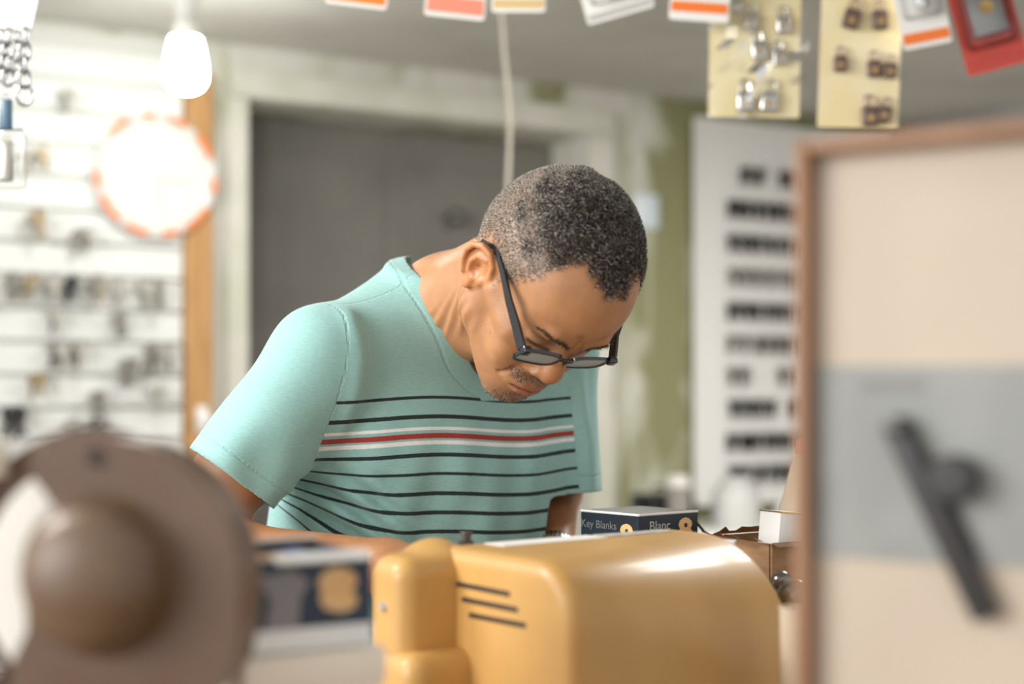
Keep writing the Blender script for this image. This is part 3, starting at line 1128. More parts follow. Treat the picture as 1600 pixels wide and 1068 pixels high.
def offset(poly, d):
    n = len(poly)
    out = []
    for i in range(n):
        a, b, c = Vector(poly[i - 1]), Vector(poly[i]), Vector(poly[(i + 1) % n])
        t1, t2 = (b - a).normalized(), (c - b).normalized()
        n1, n2 = Vector((t1.y, -t1.x)), Vector((t2.y, -t2.x))
        nn = (n1 + n2)
        nn = nn / max(nn.dot(n1), 0.3) if nn.length > 1e-6 else n1
        out.append(b + nn * d)
    return out


LEN = 0.285
bm = bmesh.new()
rings = []
stations = []
rf = 0.014
for k in range(7):
    a = PI / 2 * k / 6
    stations.append((rf - rf * math.sin(a), rf - rf * math.cos(a)) if False else (rf * (1 - math.cos(a)), rf * (1 - math.sin(a))))
for k in range(1, 10):
    stations.append((rf + (LEN - 2 * rf) * k / 10, 0))
for k in range(7):
    a = PI / 2 * (1 - k / 6)
    stations.append((LEN - rf * (1 - math.cos(a)), rf * (1 - math.sin(a))))
for tt, inset in stations:
    f = tt / LEN
    f = f * f * (3 - 2 * f)
    W = 0.174 + (0.158 - 0.174) * f
    rx = 0.052 + (0.125 - 0.052) * f
    ry = 0.060 + (0.135 - 0.060) * f
    pr = hood_profile(W, rx, ry, HB - 0.004)
    pr = offset(pr, inset)
    rings.append([bm.verts.new((tt, -s, HB + h)) for s, h in pr])
for A, B in zip(rings[:-1], rings[1:]):
    for j in range(len(A)):
        bm.faces.new((A[j], A[(j + 1) % len(A)], B[(j + 1) % len(A)], B[j]))
bm.faces.new(rings[0])
bm.faces.new(rings[-1])
finish('hood', bm, M_yellow, km, angle=50)
# vent slits (raised black strips, painted shade of the open slits)
for i in range(3):
    a = P(711 + 11 * i, 911 + 24.3 * i, 1)
    vs_ = []
    for px, py in ((711 + 11 * i, 911 + 24.5 * i), (797 + 12.5 * i, 928 + 24.5 * i)):
        u = (px - 800) / FPX
        s = (u * K0.y - K0.x) / (E1.x - u * E1.y)
        d = K0.y + E1.y * s
        vs_.append((s, CAMZ - (py - HOR) / FPX * d - CTZ))
    (s0_, z0_), (s1_, z1_) = vs_
    L = math.hypot(s1_ - s0_, z1_ - z0_)
    ang = math.atan2(z1_ - z0_, s1_ - s0_)
    bm = prism(bmesh.new(), rrect(L, 0.0042, 0.0018, 3), -0.0012, 0.0006)
    bm.transform(Matrix.Translation((0, -(s0_ + s1_) / 2, (z0_ + z1_) / 2)) @ Matrix.Rotation(-PI / 2, 4, 'Z') @ Matrix.Rotation(PI / 2, 4, 'X') @ Matrix.Rotation(ang, 4, 'Z'))
    finish('vent_slit', bm, M_blackprint, km, smooth=False)


def sub_sdf(p):
    # local x=t, y=-s, z
    d = rbox(p, (-0.057, -0.013, HB - 0.105), (0.02, 0.046, HB - 0.005), 0.019)
    dome = ell(p, (0.008, 0.034, HB - 0.040), (0.040, 0.042, 0.0455))
    d = smin(d, dome, 0.014)
    return d


V, Q = sdf_mesh(sub_sdf, (-0.13, -0.10, HB - 0.12), (0.06, 0.09, HB + 0.03), 0.0024)
np_mesh('motor_cover', V, Q, M_yellow, km, local=False)


def base_sdf(p):
    return rbox(p, (-0.063, -0.036, 0.001), (0.04, 0.050, HB - 0.084), 0.018)


V, Q = sdf_mesh(base_sdf, (-0.13, -0.12, -0.01), (0.32, 0.08, HB - 0.06), 0.004)
np_mesh('base', V, Q, M_yellow, km, local=False)
# cover screw
u = (600 - 800) / FPX
tsc = -0.057
q = K0 + E2 * tsc
s_ = (u * q.y - q.x) / (E1.x - u * E1.y)
zsc = CAMZ - (948 - HOR) / FPX * (q.y + E1.y * s_) - CTZ
bm = lathe(bmesh.new(), [(0, 0.0035), (0.003, 0.003), (0.0045, 0.001), (0.0045, -0.003), (0, -0.003)], 14,
           Matrix.Translation((tsc, -s_, zsc)) @ Matrix.Rotation(-PI / 2, 4, 'Y'))
finish('cover_screw', bm, M_chrome, km)
# post with knurled tip behind the hood, sticker and faded label on top
bm = bmesh.new()
pz = P(740, 845, 1.30)
lq = WMAT[km].inverted() @ pz
lathe(bm, [(0, -0.05), (0.005, -0.05), (0.005, -0.004), (0.0075, -0.003), (0.0075, 0.003), (0.0045, 0.004), (0.0045, 0.0085), (0.006, 0.009), (0.006, 0.012), (0, 0.012)], 14, Matrix.Translation(lq + Vector((0, 0.012, -0.004))))
finish('adjusting_screw', bm, M_darkmetal, km)


def on_top(t0_, t1_, s0_, s1_):
    return boxm(((t0_ + t1_) / 2, -(s0_ + s1_) / 2, HB + 0.0004), (t1_ - t0_, s1_ - s0_, 0.0006))


finish('paper_sticker', on_top(0.045, 0.165, -0.008, 0.022), M_paper, km, smooth=False)
finish('faded_label', on_top(0.172, 0.255, -0.006, 0.016), mat('label_grey', (0.34, 0.33, 0.31), 0.5, color2=(0.55, 0.53, 0.48), scale=120), km, smooth=False)

# ------------------------------------------------------------------ bench grinder in the near left
gd = 0.80
gc = P(160, 905, gd)
GR = 0.0800
gm = Matrix.Translation(gc) @ Matrix.Rotation(-0.10, 4, 'Z') @ Matrix.Rotation(PI / 2, 4, 'X')   # local x right, y up, z towards camera
gr = thing('bench_grinder', 'rusty brown bench grinder guard with domed hub and screw hole', 'bench grinder', M=Matrix.Translation((gc.x, gc.y, CTZ)))
GL = Matrix.Translation((-gc.x, -gc.y, -CTZ)) @ gm


def pg_(px, py):
    return ((px - 160) / FPX * gd, -(py - 905) / FPX * gd)


# front cheek outline: outer arc, then the notched opening on the left


def grad(a):
    e = 2.0 if a > -0.15 else 3.2
    return GR * (abs(math.cos(a)) ** e + abs(math.sin(a)) ** e) ** (-1 / e)


outl = []
a0 = math.radians(113)
a1 = math.radians(-128)
for k in range(45):
    a = a0 + (a1 - a0) * k / 44
    rr = grad(a)
    outl.append((rr * math.cos(a), rr * math.sin(a)))
outl += [pg_(x, y) for x, y in ((20, 1030), (42, 985), (40, 930), (46, 880), (62, 840), (84, 810), (84, 790), (70, 768), (50, 745), (44, 715), (56, 693))]
bm = prism(bmesh.new(), outl, 0.0, 0.004)
bm.transform(GL)
ck = finish('front_cheek', bm, M_rust, gr, angle=30)
# rim band going back from the cheek
bm = bmesh.new()
outer = []
band = []
for k in range(40):
    a = math.radians(116) + (math.radians(-140) - math.radians(116)) * k / 39
    band.append((grad(a) / GR * math.cos(a), grad(a) / GR * math.sin(a)))
rr0, rr1 = GR * 0.99, GR * 0.955
prev = None
for c, s in band:
    q = [bm.verts.new((rr0 * c, rr0 * s, 0.0005)), bm.verts.new((rr0 * c, rr0 * s, -0.042)), bm.verts.new((rr1 * c, rr1 * s, -0.042)), bm.verts.new((rr1 * c, rr1 * s, 0.0005))]
    if prev:
        for j in range(4):
            bm.faces.new((prev[j], prev[(j + 1) % 4], q[(j + 1) % 4], q[j]))
    prev = q
bm.transform(GL)
finish('rim_band', bm, M_rust, gr)
bm = lathe(bmesh.new(), [(0, -0.0425), (GR * 1.05, -0.0425), (GR * 1.05, -0.047), (0, -0.047)], 56)
bm.transform(GL @ Matrix.Translation((-0.022, 0.0, 0)))
finish('rear_cheek', bm, M_rust, gr)
hx, hy = pg_(162, 898)
bm = lathe(bmesh.new(), [(0.0475, 0.0035), (0.044, 0.006), (0.0415, 0.0105), (0.0405, 0.016), (0.038, 0.023), (0.032, 0.030), (0.022, 0.035), (0.011, 0.0375), (0, 0.038)], 40)
bm.transform(GL @ Matrix.Translation((hx, hy, 0)))
finish('hub_dome', bm, mat('rusty_hub', (0.11, 0.06, 0.028), 0.42, color2=(0.145, 0.09, 0.055), scale=18, bump=0.15, bscale=300), gr)
hx, hy = pg_(155, 714)
bm = lathe(bmesh.new(), [(0.0052, 0.0038), (0.0052, 0.0046), (0.0038, 0.0048), (0.0032, 0.0040), (0, 0.0040)], 18)
bm.transform(GL @ Matrix.Translation((hx, hy, 0)))
finish('screw_hole', bm, M_blackprint, gr)
bm = lathe(bmesh.new(), [(0, -0.006), (GR * 0.86, -0.006), (GR * 0.875, -0.008), (GR * 0.875, -0.036), (GR * 0.86, -0.038), (0, -0.038)], 56)
bm.transform(GL @ Matrix.Translation((-0.005, -0.002, 0)))
finish('grinding_wheel', bm, M_stone, gr)
bm = boxm((-0.03, 0.08, 0.20), (0.10, 0.10, 0.10), bev=0.03, seg=4)
bm = lathe(bmesh.new(), [(0, -0.048), (0.036, -0.048), (0.04, -0.056), (0.04, -0.13), (0.036, -0.14), (0, -0.14)], 36)
bm.transform(GL)
finish('motor_housing', bm, M_rust, gr)
bm = bmesh.new()
box(bm, (-0.03, 0.10, (gc.z - CTZ - 0.03) / 2), (0.06, 0.08, gc.z - CTZ - 0.03), bev=0.008)
box(bm, (-0.03, 0.06, 0.009), (0.12, 0.20, 0.016), bev=0.004)
finish('pedestal', bm, M_rust, gr)
bm = boxm(GL @ Vector((-0.098, 0.066, -0.026)), (0.05, 0.03, 0.022), bev=0.003)
finish('tool_rest', bm, M_beige, gr)
bm = tube(bmesh.new(), [GL @ Vector((-0.098, 0.056, -0.026)), GL @ Vector((-0.102, -0.02, -0.030)), GL @ Vector((-0.095, -0.13, -0.030)), GL @ Vector((-0.04, -0.20, -0.04))], 0.006, 8)
finish('rest_arm', bm, M_rust, gr)

# ------------------------------------------------------------------ cartons
KEYP = [(0.0, 0.50), (0.22, 0.45), (0.40, 0.32), (0.46, 0.12), (0.34, -0.05), (0.48, -0.22), (0.40, -0.42), (0.18, -0.5), (-0.05, -0.48),
        (-0.30, -0.40), (-0.42, -0.2), (-0.36, -0.02), (-0.46, 0.14), (-0.36, 0.36), (-0.18, 0.46)]
M_keyprint = mat('printed_key_gold', (0.74, 0.43, 0.16), 0.4, color2=(0.80, 0.56, 0.30), scale=20)
M_lettering = mat('printed_letters', (0.42, 0.43, 0.44), 0.5)


def face_M(c, xdir, zdir=Vector((0, 0, 1))):
    xdir = xdir.normalized()
    n = xdir.cross(zdir)
    return Matrix.Translation(c) @ Matrix((xdir, zdir, n)).transposed().to_4x4()


def print_key(parent, M, size, bow_hole=True):
    bm = prism(bmesh.new(), [(x * size, y * size) for x, y in KEYP], 0.0, 0.0005)
    bm.transform(M)
    k = finish('printed_key', bm, M_keyprint, parent, smooth=False)
    if bow_hole:
        bm = lathe(bmesh.new(), [(0, 0.0005), (size * 0.11, 0.0005), (size * 0.11, 0.0008), (0, 0.0008)], 14, M @ Matrix.Translation((0.02 * size, 0.12 * size, 0)))
        finish('key_hole', bm, M_blackprint, k, smooth=False)


# behind the machine: square carton on its corner
cor = P(998, 806, 1.56)
tl = P(908, 804, 1.625)
trr = P(1090, 801, 1.615)
d1 = (tl - cor)
d1.z = 0
d2 = (trr - cor)
d2.z = 0
ztop = cor.z
kb = thing('key_blank_carton', 'navy carton printed with Blanc and a golden key behind the machine', 'carton', (cor.x, cor.y, CTZ))
bm = bmesh.new()
vsb = []
for z in (0.001, ztop - CTZ):
    vsb.append([bm.verts.new((v.x, v.y, z)) for v in (Vector((0, 0, 0)), d2, d1 + d2, d1)])
bm.faces.new(vsb[0][::-1])
for j in range(4):
    bm.faces.new((vsb[0][j], vsb[0][(j + 1) % 4], vsb[1][(j + 1) % 4], vsb[1][j]))
finish('body', bm, M_navy, kb, smooth=False)
H_ = ztop - CTZ
bm = bmesh.new()
c4 = [Vector((0, 0, H_ + 0.0005)), d2 + Vector((0, 0, H_ + 0.0005)), d1 + d2 + Vector((0, 0, H_ + 0.0005)), d1 + Vector((0, 0, H_ + 0.0005))]
prv = [bm.verts.new(v) for v in c4]
prv2 = [bm.verts.new(v + Vector((0, 0, 0.0012))) for v in c4]
bm.faces.new(prv[::-1])
bm.faces.new(prv2)
for j in range(4):
    bm.faces.new((prv[j], prv[(j + 1) % 4], prv2[(j + 1) % 4], prv2[j]))
finish('top_flap', bm, mat('flap_grey', (0.34, 0.345, 0.35), 0.28, color2=(0.24, 0.245, 0.26), scale=30), kb, smooth=False)
bm = bmesh.new()
for a, b in ((c4[0], c4[1]), (c4[0], c4[3])):
    tube(bm, [a + Vector((0, 0, 0.0004)), b + Vector((0, 0, 0.0004))], 0.0014, 6)
finish('worn_edge', bm, M_cardtop, kb)
Mr = face_M(d2 * 0.35 + Vector((0, 0, H_ - 0.0125)) + Vector((0, 0, 0)), d2)
nr = Mr.to_3x3() @ Vector((0, 0, 1))
text_mesh('lettering', 'Blanc', 0.0150, M_lettering, kb, Matrix.Translation(nr * 0.0004) @ Mr)
print_key(kb, Matrix.Translation(nr * 0.0003) @ face_M(d2 * 0.78 + Vector((0, 0, H_ - 0.0165)), d2), 0.023)
Ml = face_M(d1 * 0.68 + Vector((0, 0, H_ - 0.0135)), -d1)
nl = Ml.to_3x3() @ Vector((0, 0, 1))
text_mesh('lettering', 'Key Blanks', 0.0125, mat('letters_dim', (0.16, 0.165, 0.17), 0.5), kb, Matrix.Translation(nl * 0.0004) @ Ml)
print_key(kb, Matrix.Translation(nl * 0.0003) @ face_M(d1 * 0.20 + Vector((0, 0, H_ - 0.020)), -d1), 0.021)

# near left: beige block, navy carton on it, open top
nd = 0.90
fl = P(396, 882, nd + 0.0)
fr = P(583, 868, nd + 0.02)
vx = Vector((fr.x - fl.x, fr.y - fl.y + 0.0, 0))
vxl = vx.length
vxn = vx.normalized()
zb_ = P(490, 1023, nd).z
zn_ = P(490, 988, nd).z
zt2 = P(490, 878, nd).z
NM = Matrix.Translation((fl.x, fl.y, 0)) @ Matrix.Rotation(math.atan2(vxn.y, vxn.x) - 0.16 + 0.40, 4, 'Z')
wN = vxl * 1.06
o = thing('beige_box', 'plain beige box under the near navy carton beside the grinder', 'box', M=NM @ Matrix.Translation((0, 0, CTZ)))
hB = zb_ - CTZ
finish('body', boxm((wN / 2, 0.06, hB / 2), (wN + 0.012, 0.13, hB - 0.002), bev=0.002), M_beige, o)
finish('lid', boxm((wN / 2, 0.06, hB - 0.0125), (wN + 0.016, 0.134, 0.022), bev=0.002), M_beige, o)
o = thing('key_blank_carton', 'near blurred navy carton with golden key print, open on top', 'carton', M=NM @ Matrix.Translation((0, 0, zb_ + 0.0005)))
hn = zn_ - zb_
ht = zt2 - zb_
finish('white_band', boxm((wN / 2, 0.05, hn / 2), (wN, 0.10, hn)), M_cardtop, o, smooth=False)
bm = bmesh.new()
for c, s in (((wN / 2, 0.001, (hn + ht) / 2), (wN, 0.002, ht - hn)), ((wN / 2, 0.099, (hn + ht) / 2), (wN, 0.002, ht - hn)),
             ((0.001, 0.05, (hn + ht) / 2), (0.002, 0.096, ht - hn)), ((wN - 0.001, 0.05, (hn + ht) / 2), (0.002, 0.096, ht - hn))):
    box(bm, c, s)
finish('wall', bm, M_navy2, o, smooth=False)
finish('contents', boxm((wN * 0.36, 0.05, hn + (ht - hn) * 0.44), (wN * 0.6, 0.08, (ht - hn) * 0.86)), M_card, o, smooth=False)
finish('blue_divider', boxm((wN * 0.70, 0.06, hn + (ht - hn) * 0.47), (0.008, 0.06, (ht - hn) * 0.92)), mat('divider_blue', (0.03, 0.06, 0.25), 0.4), o, smooth=False)
for y, xc, xs in ((-0.004, 0.55, 0.8), (0.103, 0.5, 0.98)):
    bm = boxm((wN * xc, y, ht + 0.001), (wN * xs, 0.012, 0.0016), Matrix.Rotation(0.35 if y < 0 else -0.35, 3, 'X'))
    finish('flap', bm, M_cardtop, o, smooth=False)
Fm = face_M(Vector((wN * 0.70, -0.0003, hn + (ht - hn) * 0.52)), Vector((1, 0, 0)))
print_key(o, Fm, 0.030, False)
Fm = face_M(Vector((wN * 0.24, -0.0003, hn + (ht - hn) * 0.40)), Vector((1, 0, 0)))
bm = prism(bmesh.new(), [(-0.012, -0.018), (0.010, -0.018), (0.012, 0.002), (0.018, 0.012), (0.006, 0.02), (-0.016, 0.016), (-0.008, 0.0)], 0, 0.0004)
bm.transform(Fm)
finish('printed_picture', bm, mat('print_mauve', (0.24, 0.22, 0.23), 0.5), o, smooth=False)

# ------------------------------------------------------------------ framed board in the near right
bd0 = P(1246, 222, 0.82)
BD = Vector((0.87, -0.5, 0)).normalized()
BM = Matrix.Translation((bd0.x, bd0.y, CTZ)) @ Matrix.Rotation(math.atan2(BD.y, BD.x), 4, 'Z')  # local x along board, -y to camera
BW, BH = 0.34, bd0.z - CTZ
fb = thing('framed_board', 'large cream board in a brown wooden frame at the right edge', 'display board', M=BM)
fw = 0.0085
finish('backing', boxm((BW / 2, 0.012, BH / 2), (BW - 0.006, 0.010, BH - 0.006)), mat('cream_board', (0.54, 0.455, 0.355), 0.5, color2=(0.51, 0.42, 0.33), scale=5), fb, smooth=False)
for nm, c, s in (('stile', (fw / 2, 0.005, BH / 2), (fw, 0.026, BH)), ('stile', (BW - fw / 2, 0.005, BH / 2), (fw, 0.026, BH)),
                 ('rail', (BW / 2, 0.005, BH - fw / 2), (BW - 2 * fw, 0.026, fw)), ('rail', (BW / 2, 0.005, fw / 2), (BW - 2 * fw, 0.026, fw))):
    finish(nm, boxm(c, s, bev=0.002), M_wframe, fb)


def board_pt(px, py, y=0.0065):
    """board local x,z under a photograph pixel on plane local y"""
    o_ = BM @ Vector((0, y, 0))
    u = (px - 800) / FPX
    x = (u * o_.y - o_.x) / (BD.x - u * BD.y)
    d = o_.y + BD.y * x
    return x, CAMZ - (py - HOR) / FPX * d - CTZ


gx0, gz1 = board_pt(1275, 572)
_, gz0 = board_pt(1275, 868)
gx1 = BW - fw - 0.002
pr = finish('grey_print', boxm(((gx0 + gx1) / 2 - 0.003, 0.0062, (gz0 + gz1) / 2), (gx1 - gx0 + 0.004, 0.0012, gz1 - gz0)),
            mat('print_grey', (0.26, 0.268, 0.255), 0.45, color2=(0.31, 0.315, 0.30), scale=14), fb, smooth=False)
x_, z_ = board_pt(1395, 603)
finish('print_line', boxm((x_, 0.0054, z_), (0.036, 0.0004, 0.006)), mat('print_darkgrey', (0.22, 0.21, 0.20), 0.5), pr, smooth=False)
lv = thing('lever_handle', 'dark steel lever with round knob fixed across the framed board', 'lever', M=BM)
xa, za = board_pt(1392, 655, -0.006)
xb, zb2 = board_pt(1540, 968, -0.006)
xk, zk = board_pt(1486, 748, -0.012)
L = math.hypot(xb - xa, zb2 - za)
ang = math.atan2(zb2 - za, xb - xa)
bm = prism(bmesh.new(), rrect(L, 0.0145, 0.003, 4), -0.005, 0.005, bev=0.0012)
bm.transform(Matrix.Translation(((xa + xb) / 2, -0.001, (za + zb2) / 2)) @ Matrix.Rotation(PI / 2, 4, 'X') @ Matrix.Rotation(ang, 4, 'Z'))
M_lever = mat('lever_steel', (0.045, 0.043, 0.045), 0.45, 0.4)
finish('bar', bm, M_lever, lv)
bm = lathe(bmesh.new(), [(0, 0), (0.011, 0), (0.013, 0.002), (0.013, 0.014), (0.011, 0.017), (0, 0.0175)], 24,
           Matrix.Translation((xk, 0.002, zk)) @ Matrix.Rotation(PI / 2, 4, 'X'))
finish('knob', bm, M_lever, lv)
bm = prism(bmesh.new(), rrect(0.032, 0.012, 0.003, 4), -0.0035, 0.0035)
bm.transform(Matrix.Translation(((xk + (xa + xb) / 2) / 2, -0.0005, (zk + (za + zb2) / 2) / 2 + 0.006)) @ Matrix.Rotation(PI / 2, 4, 'X') @ Matrix.Rotation(0.1, 4, 'Z'))
finish('link_arm', bm, M_lever, lv)
bm = lathe(bmesh.new(), [(0, 0), (0.005, 0), (0.005, 0.0045), (0.003, 0.006), (0, 0.006)], 16,
           Matrix.Translation((xa + 0.004, -0.0055, za - 0.004)) @ Matrix.Rotation(PI / 2, 4, 'X'))
finish('pivot_screw', bm, M_darkmetal, lv)
bm = boxm(((xa + xb) / 2 + 0.004, 0.0047, (za + zb2) / 2), (0.012, 0.002, 0.05), Matrix.Rotation(-ang - PI / 2, 3, 'Y'))
finish('mount_plate', bm, M_darkmetal, lv, smooth=False)

# ------------------------------------------------------------------ clutter right of the machine
# torn cardboard box
cb = P(1205, 848, 1.50)
cbm = Matrix.Translation((cb.x, cb.y, CTZ)) @ Matrix.Rotation(0.55, 4, 'Z')
o = thing('cardboard_box', 'torn open brown cardboard box right of the machine', 'cardboard box', M=cbm)
hc = cb.z - CTZ
bw_, bl_ = 0.085, 0.10
bm = bmesh.new()
for nm, c, s in (('f', (bw_ / 2, -0.0, hc / 2), (bw_, 0.003, hc - 0.002)), ('b', (bw_ / 2, bl_, hc / 2), (bw_, 0.003, hc - 0.002)),
                 ('l', (0.0, bl_ / 2, hc / 2), (0.003, bl_ - 0.004, hc - 0.002)), ('r', (bw_, bl_ / 2, hc / 2), (0.003, bl_ - 0.004, hc - 0.002))):
    finish('side', boxm(c, s), M_card, o, smooth=False)
finish('bottom', boxm((bw_ / 2, bl_ / 2, 0.003), (bw_ - 0.005, bl_ - 0.005, 0.003)), M_card, o, smooth=False)


def torn_flap(x0, y0, x1, y1, out, up, seed):
    rnd = random.Random(seed)
    bm = bmesh.new()
    n = 10
    lo, hi = [], []
    for k in range(n + 1):
        f = k / n
        b = Vector((x0 + (x1 - x0) * f, y0 + (y1 - y0) * f, hc))
        r = rnd.uniform(0.6, 1.1)
        lo.append(bm.verts.new(b))
        hi.append(bm.verts.new(b + Vector(out) * r + Vector((0, 0, up * r + rnd.uniform(-0.003, 0.003)))))
    for k in range(n):
        bm.faces.new((lo[k], lo[k + 1], hi[k + 1], hi[k]))
    bmesh.ops.solidify(bm, geom=bm.faces[:], thickness=0.0025)
    return finish('torn_flap', bm, M_card, o, smooth=False)


torn_flap(0, bl_, 0, 0, (-0.02, 0.0, 0), 0.006, 3)
torn_flap(0, 0, bw_ * 0.9, 0, (0.0, -0.012, 0), -0.006, 5)
torn_flap(bw_, bl_, 0, bl_, (0.0, -0.02, 0), 0.010, 8)
# white tub leaning in the box, behind the frame
wt = P(1238, 812, 1.47)
o = thing('white_tub', 'white carton with a gold edge standing in the torn box', 'carton', M=cbm @ Matrix.Translation((0.060, 0.048, 0.222)) @ Matrix.Rotation(0.10, 4, 'Y'))
finish('body', boxm((0, 0, -0.105), (0.036, 0.034, 0.20), bev=0.002), M_paper, o)
bm = bmesh.new()
for c, s in (((0, -0.0174, -0.006), (0.036, 0.0008, 0.0016)), ((-0.0184, 0, -0.006), (0.0008, 0.034, 0.0016))):
    box(bm, c, s)
finish('gold_edge', bm, M_brass, o, smooth=False)
# cream bottle with pointed tip
cp = P(1254, 768, 1.70)
o = thing('cream_bottle', 'cream rounded bottle half hidden behind the board frame', 'bottle', (cp.x, cp.y, CTZ))
hcb = cp.z - CTZ
finish('body', lathe(bmesh.new(), [(0, 0.001), (0.026, 0.001), (0.028, 0.006), (0.028, hcb - 0.02), (0.022, hcb), (0.014, hcb + 0.03), (0.007, hcb + 0.045), (0, hcb + 0.045)], 24), mat('cream_plastic', (0.66, 0.52, 0.38), 0.45), o)
finish('cap', lathe(bmesh.new(), [(0, hcb + 0.0455), (0.0075, hcb + 0.0455), (0.006, hcb + 0.062), (0, hcb + 0.064)], 16), M_orange, o)
# door knobs
for px, py, r, d, lab in ((1243, 934, 0.0185, 1.36, 'large dark chrome door knob beside the hood'), (1221, 908, 0.011, 1.44, 'small dark door knob peeking behind the larger one')):
    c = P(px, py, d)
    o = thing('door_knob', lab, 'door knob', (c.x, c.y, CTZ))
    hk = c.z - CTZ
    prof = [(0, hk + r)] + [(r * math.sin(a), hk + r * math.cos(a)) for a in [PI * k / 12 for k in range(1, 10)]] + [(r * 0.55, hk - r * 1.1), (r * 0.5, hk - r * 1.9), (r * 1.0, hk - r * 2.3)]
    finish('ball', lathe(bmesh.new(), prof[:10] + [(0, prof[9][1])], 24), mat('knob_dark', (0.20, 0.185, 0.17), 0.22, 0.85), o)
    finish('stem', lathe(bmesh.new(), [(0, hk - r * 0.7), (r * 0.45, hk - r * 0.7), (r * 0.45, 0.006), (r * 1.2, 0.005), (r * 1.2, 0.001), (0, 0.001)], 20), M_darkmetal, o)
c = P(1252, 950, 1.21)
o = thing('ivory_cup', 'small ivory cup in front of the door knob', 'cup', (c.x, c.y, CTZ))
hk = c.z - CTZ
finish('wall', lathe(bmesh.new(), [(0, 0.001), (0.016, 0.001), (0.0185, hk), (0.0172, hk), (0.0145, 0.006), (0, 0.006)], 28), mat('ivory', (0.66, 0.56, 0.42), 0.4), o)
finish('lip', tube(bmesh.new(), [(0.0183 * math.cos(2 * PI * k / 28), 0.0183 * math.sin(2 * PI * k / 28), hk) for k in range(28)], 0.0012, 6, closed=True), mat('ivory', (0.66, 0.56, 0.42)), o)
# crumpled white paper on the far end of the machine hood, and a dark wire behind the carton
c = P(1112, 843, 1.47)
o = thing('folded_paper', 'folded white paper slip behind the hood beside the carton', 'paper', (c.x, c.y, CTZ))
hk = c.z - CTZ
bm = bmesh.new()
vv = [[bm.verts.new((x, 0.012 * math.sin(i * 2.1 + j), z)) for j, z in enumerate((0.001, hk * 0.5, hk * 0.93, hk))] for i, x in enumerate((-0.026, -0.01, 0.008, 0.026))]
for i in range(3):
    for j in range(3):
        bm.faces.new((vv[i][j], vv[i + 1][j], vv[i + 1][j + 1], vv[i][j + 1]))
bmesh.ops.solidify(bm, geom=bm.faces[:], thickness=0.0015)
finish('sheet', bm, M_paper, o, smooth=False)
finish('fold_tab', boxm((0.002, -0.006, hk - 0.004), (0.04, 0.004, 0.012), Matrix.Rotation(0.18, 3, 'Y'), bev=0.0008), M_paper, o, smooth=False)
pts = [P(x, y, 1.63) for x, y in ((1073, 795), (1085, 812), (1100, 830), (1120, 840), (1140, 846))]
c = pts[-1]
o = thing('black_wire', 'thin black wire curling over the carton corner', 'wire', (c.x, c.y, CTZ))
pts += [Vector((c.x + 0.01, c.y, c.z - 0.05)), Vector((c.x + 0.012, c.y, CTZ + 0.003))]
finish('cable', to_local(tube(bmesh.new(), pts, 0.0016, 8), o), M_black, o)
finish('plug', boxm((0.012, 0, 0.0065), (0.012, 0.02, 0.011), bev=0.002), M_black, o)
#PERSON
# ------------------------------------------------------------------ the person
HS = 0.975
_a, _p, _r = math.radians(26), math.radians(66), math.radians(11)
f0 = np.array([math.sin(_a), -math.cos(_a), 0])
l0 = np.array([math.cos(_a), math.sin(_a), 0])
zz_ = np.array([0, 0, 1.0])
HF = f0 * math.cos(_p) - zz_ * math.sin(_p)
HU0 = f0 * math.sin(_p) + zz_ * math.cos(_p)
HL = l0 * math.cos(_r) - HU0 * math.sin(_r)
HU = HU0 * math.cos(_r) + l0 * math.sin(_r)
HO = np.array([0.0295, 1.530, 1.5152])
HB3 = np.stack([HL, HF, HU])            # rows


def h2w(q):
    return HO + HS * (np.asarray(q, float) @ HB3)


def w2h(p):
    return ((p - HO) @ HB3.T / HS).astype(np.float32)


RS = np.array(P(503, 562, 1.59))
LS = np.array(P(862, 548, 1.80))
T0 = (RS + LS) / 2
TL = (LS - RS) / np.linalg.norm(LS - RS)
HIP = np.array(P(632, 1010, 1.84))
TS = (T0 - HIP) / np.linalg.norm(T0 - HIP)
TS = TS - TL * (TS @ TL)
TS /= np.linalg.norm(TS)
TF = np.cross(TL, TS)                    # forward, out of the chest
NB = np.array(P(700, 486, 1.68))         # base of the neck
ER = RS + (np.array(P(362, 748, 1.56)) - RS) * 1.68
WR = np.array(P(606, 884, 1.475))
HR = np.array(P(668, 892, 1.44))
EL = np.array(P(860, 724, 1.92))
WL = np.array(P(865, 868, 1.72))
HL_ = np.array(P(832, 935, 1.66))


def tcoords(p):
    q = p - T0
    return q @ TL, q @ TF, q @ TS


def torso(p, grow):
    a, b, c = tcoords(p)
    tw = math.radians(18) * sstep(-0.03, -0.22, c)          # the waist turns towards the counter
    a, b = a * np.cos(tw) + b * np.sin(tw), -a * np.sin(tw) + b * np.cos(tw)
    ck = np.array([-0.60, -0.44, -0.32, -0.20, -0.10, -0.02, 0.04, 0.085])
    aw = np.interp(c, ck, [0.172, 0.172, 0.169, 0.170, 0.170, 0.156, 0.112, 0.06])
    bw = np.interp(c, ck, [0.125, 0.130, 0.120, 0.110, 0.098, 0.078, 0.066, 0.045])
    bc = np.interp(c, ck, [0.010, 0.022, 0.022, 0.014, 0.008, -0.006, -0.020, -0.03])
    aw, bw = aw + grow, bw + grow
    k = np.sqrt((np.abs(a) / aw) ** 2.3 + (np.abs(b - bc) / bw) ** 2.3 + 1e-9)
    d = (k - 1) * np.minimum(aw, bw) * 0.9
    return np.maximum(d, np.maximum(c - 0.085 - grow, -0.62 - c)).astype(np.float32)


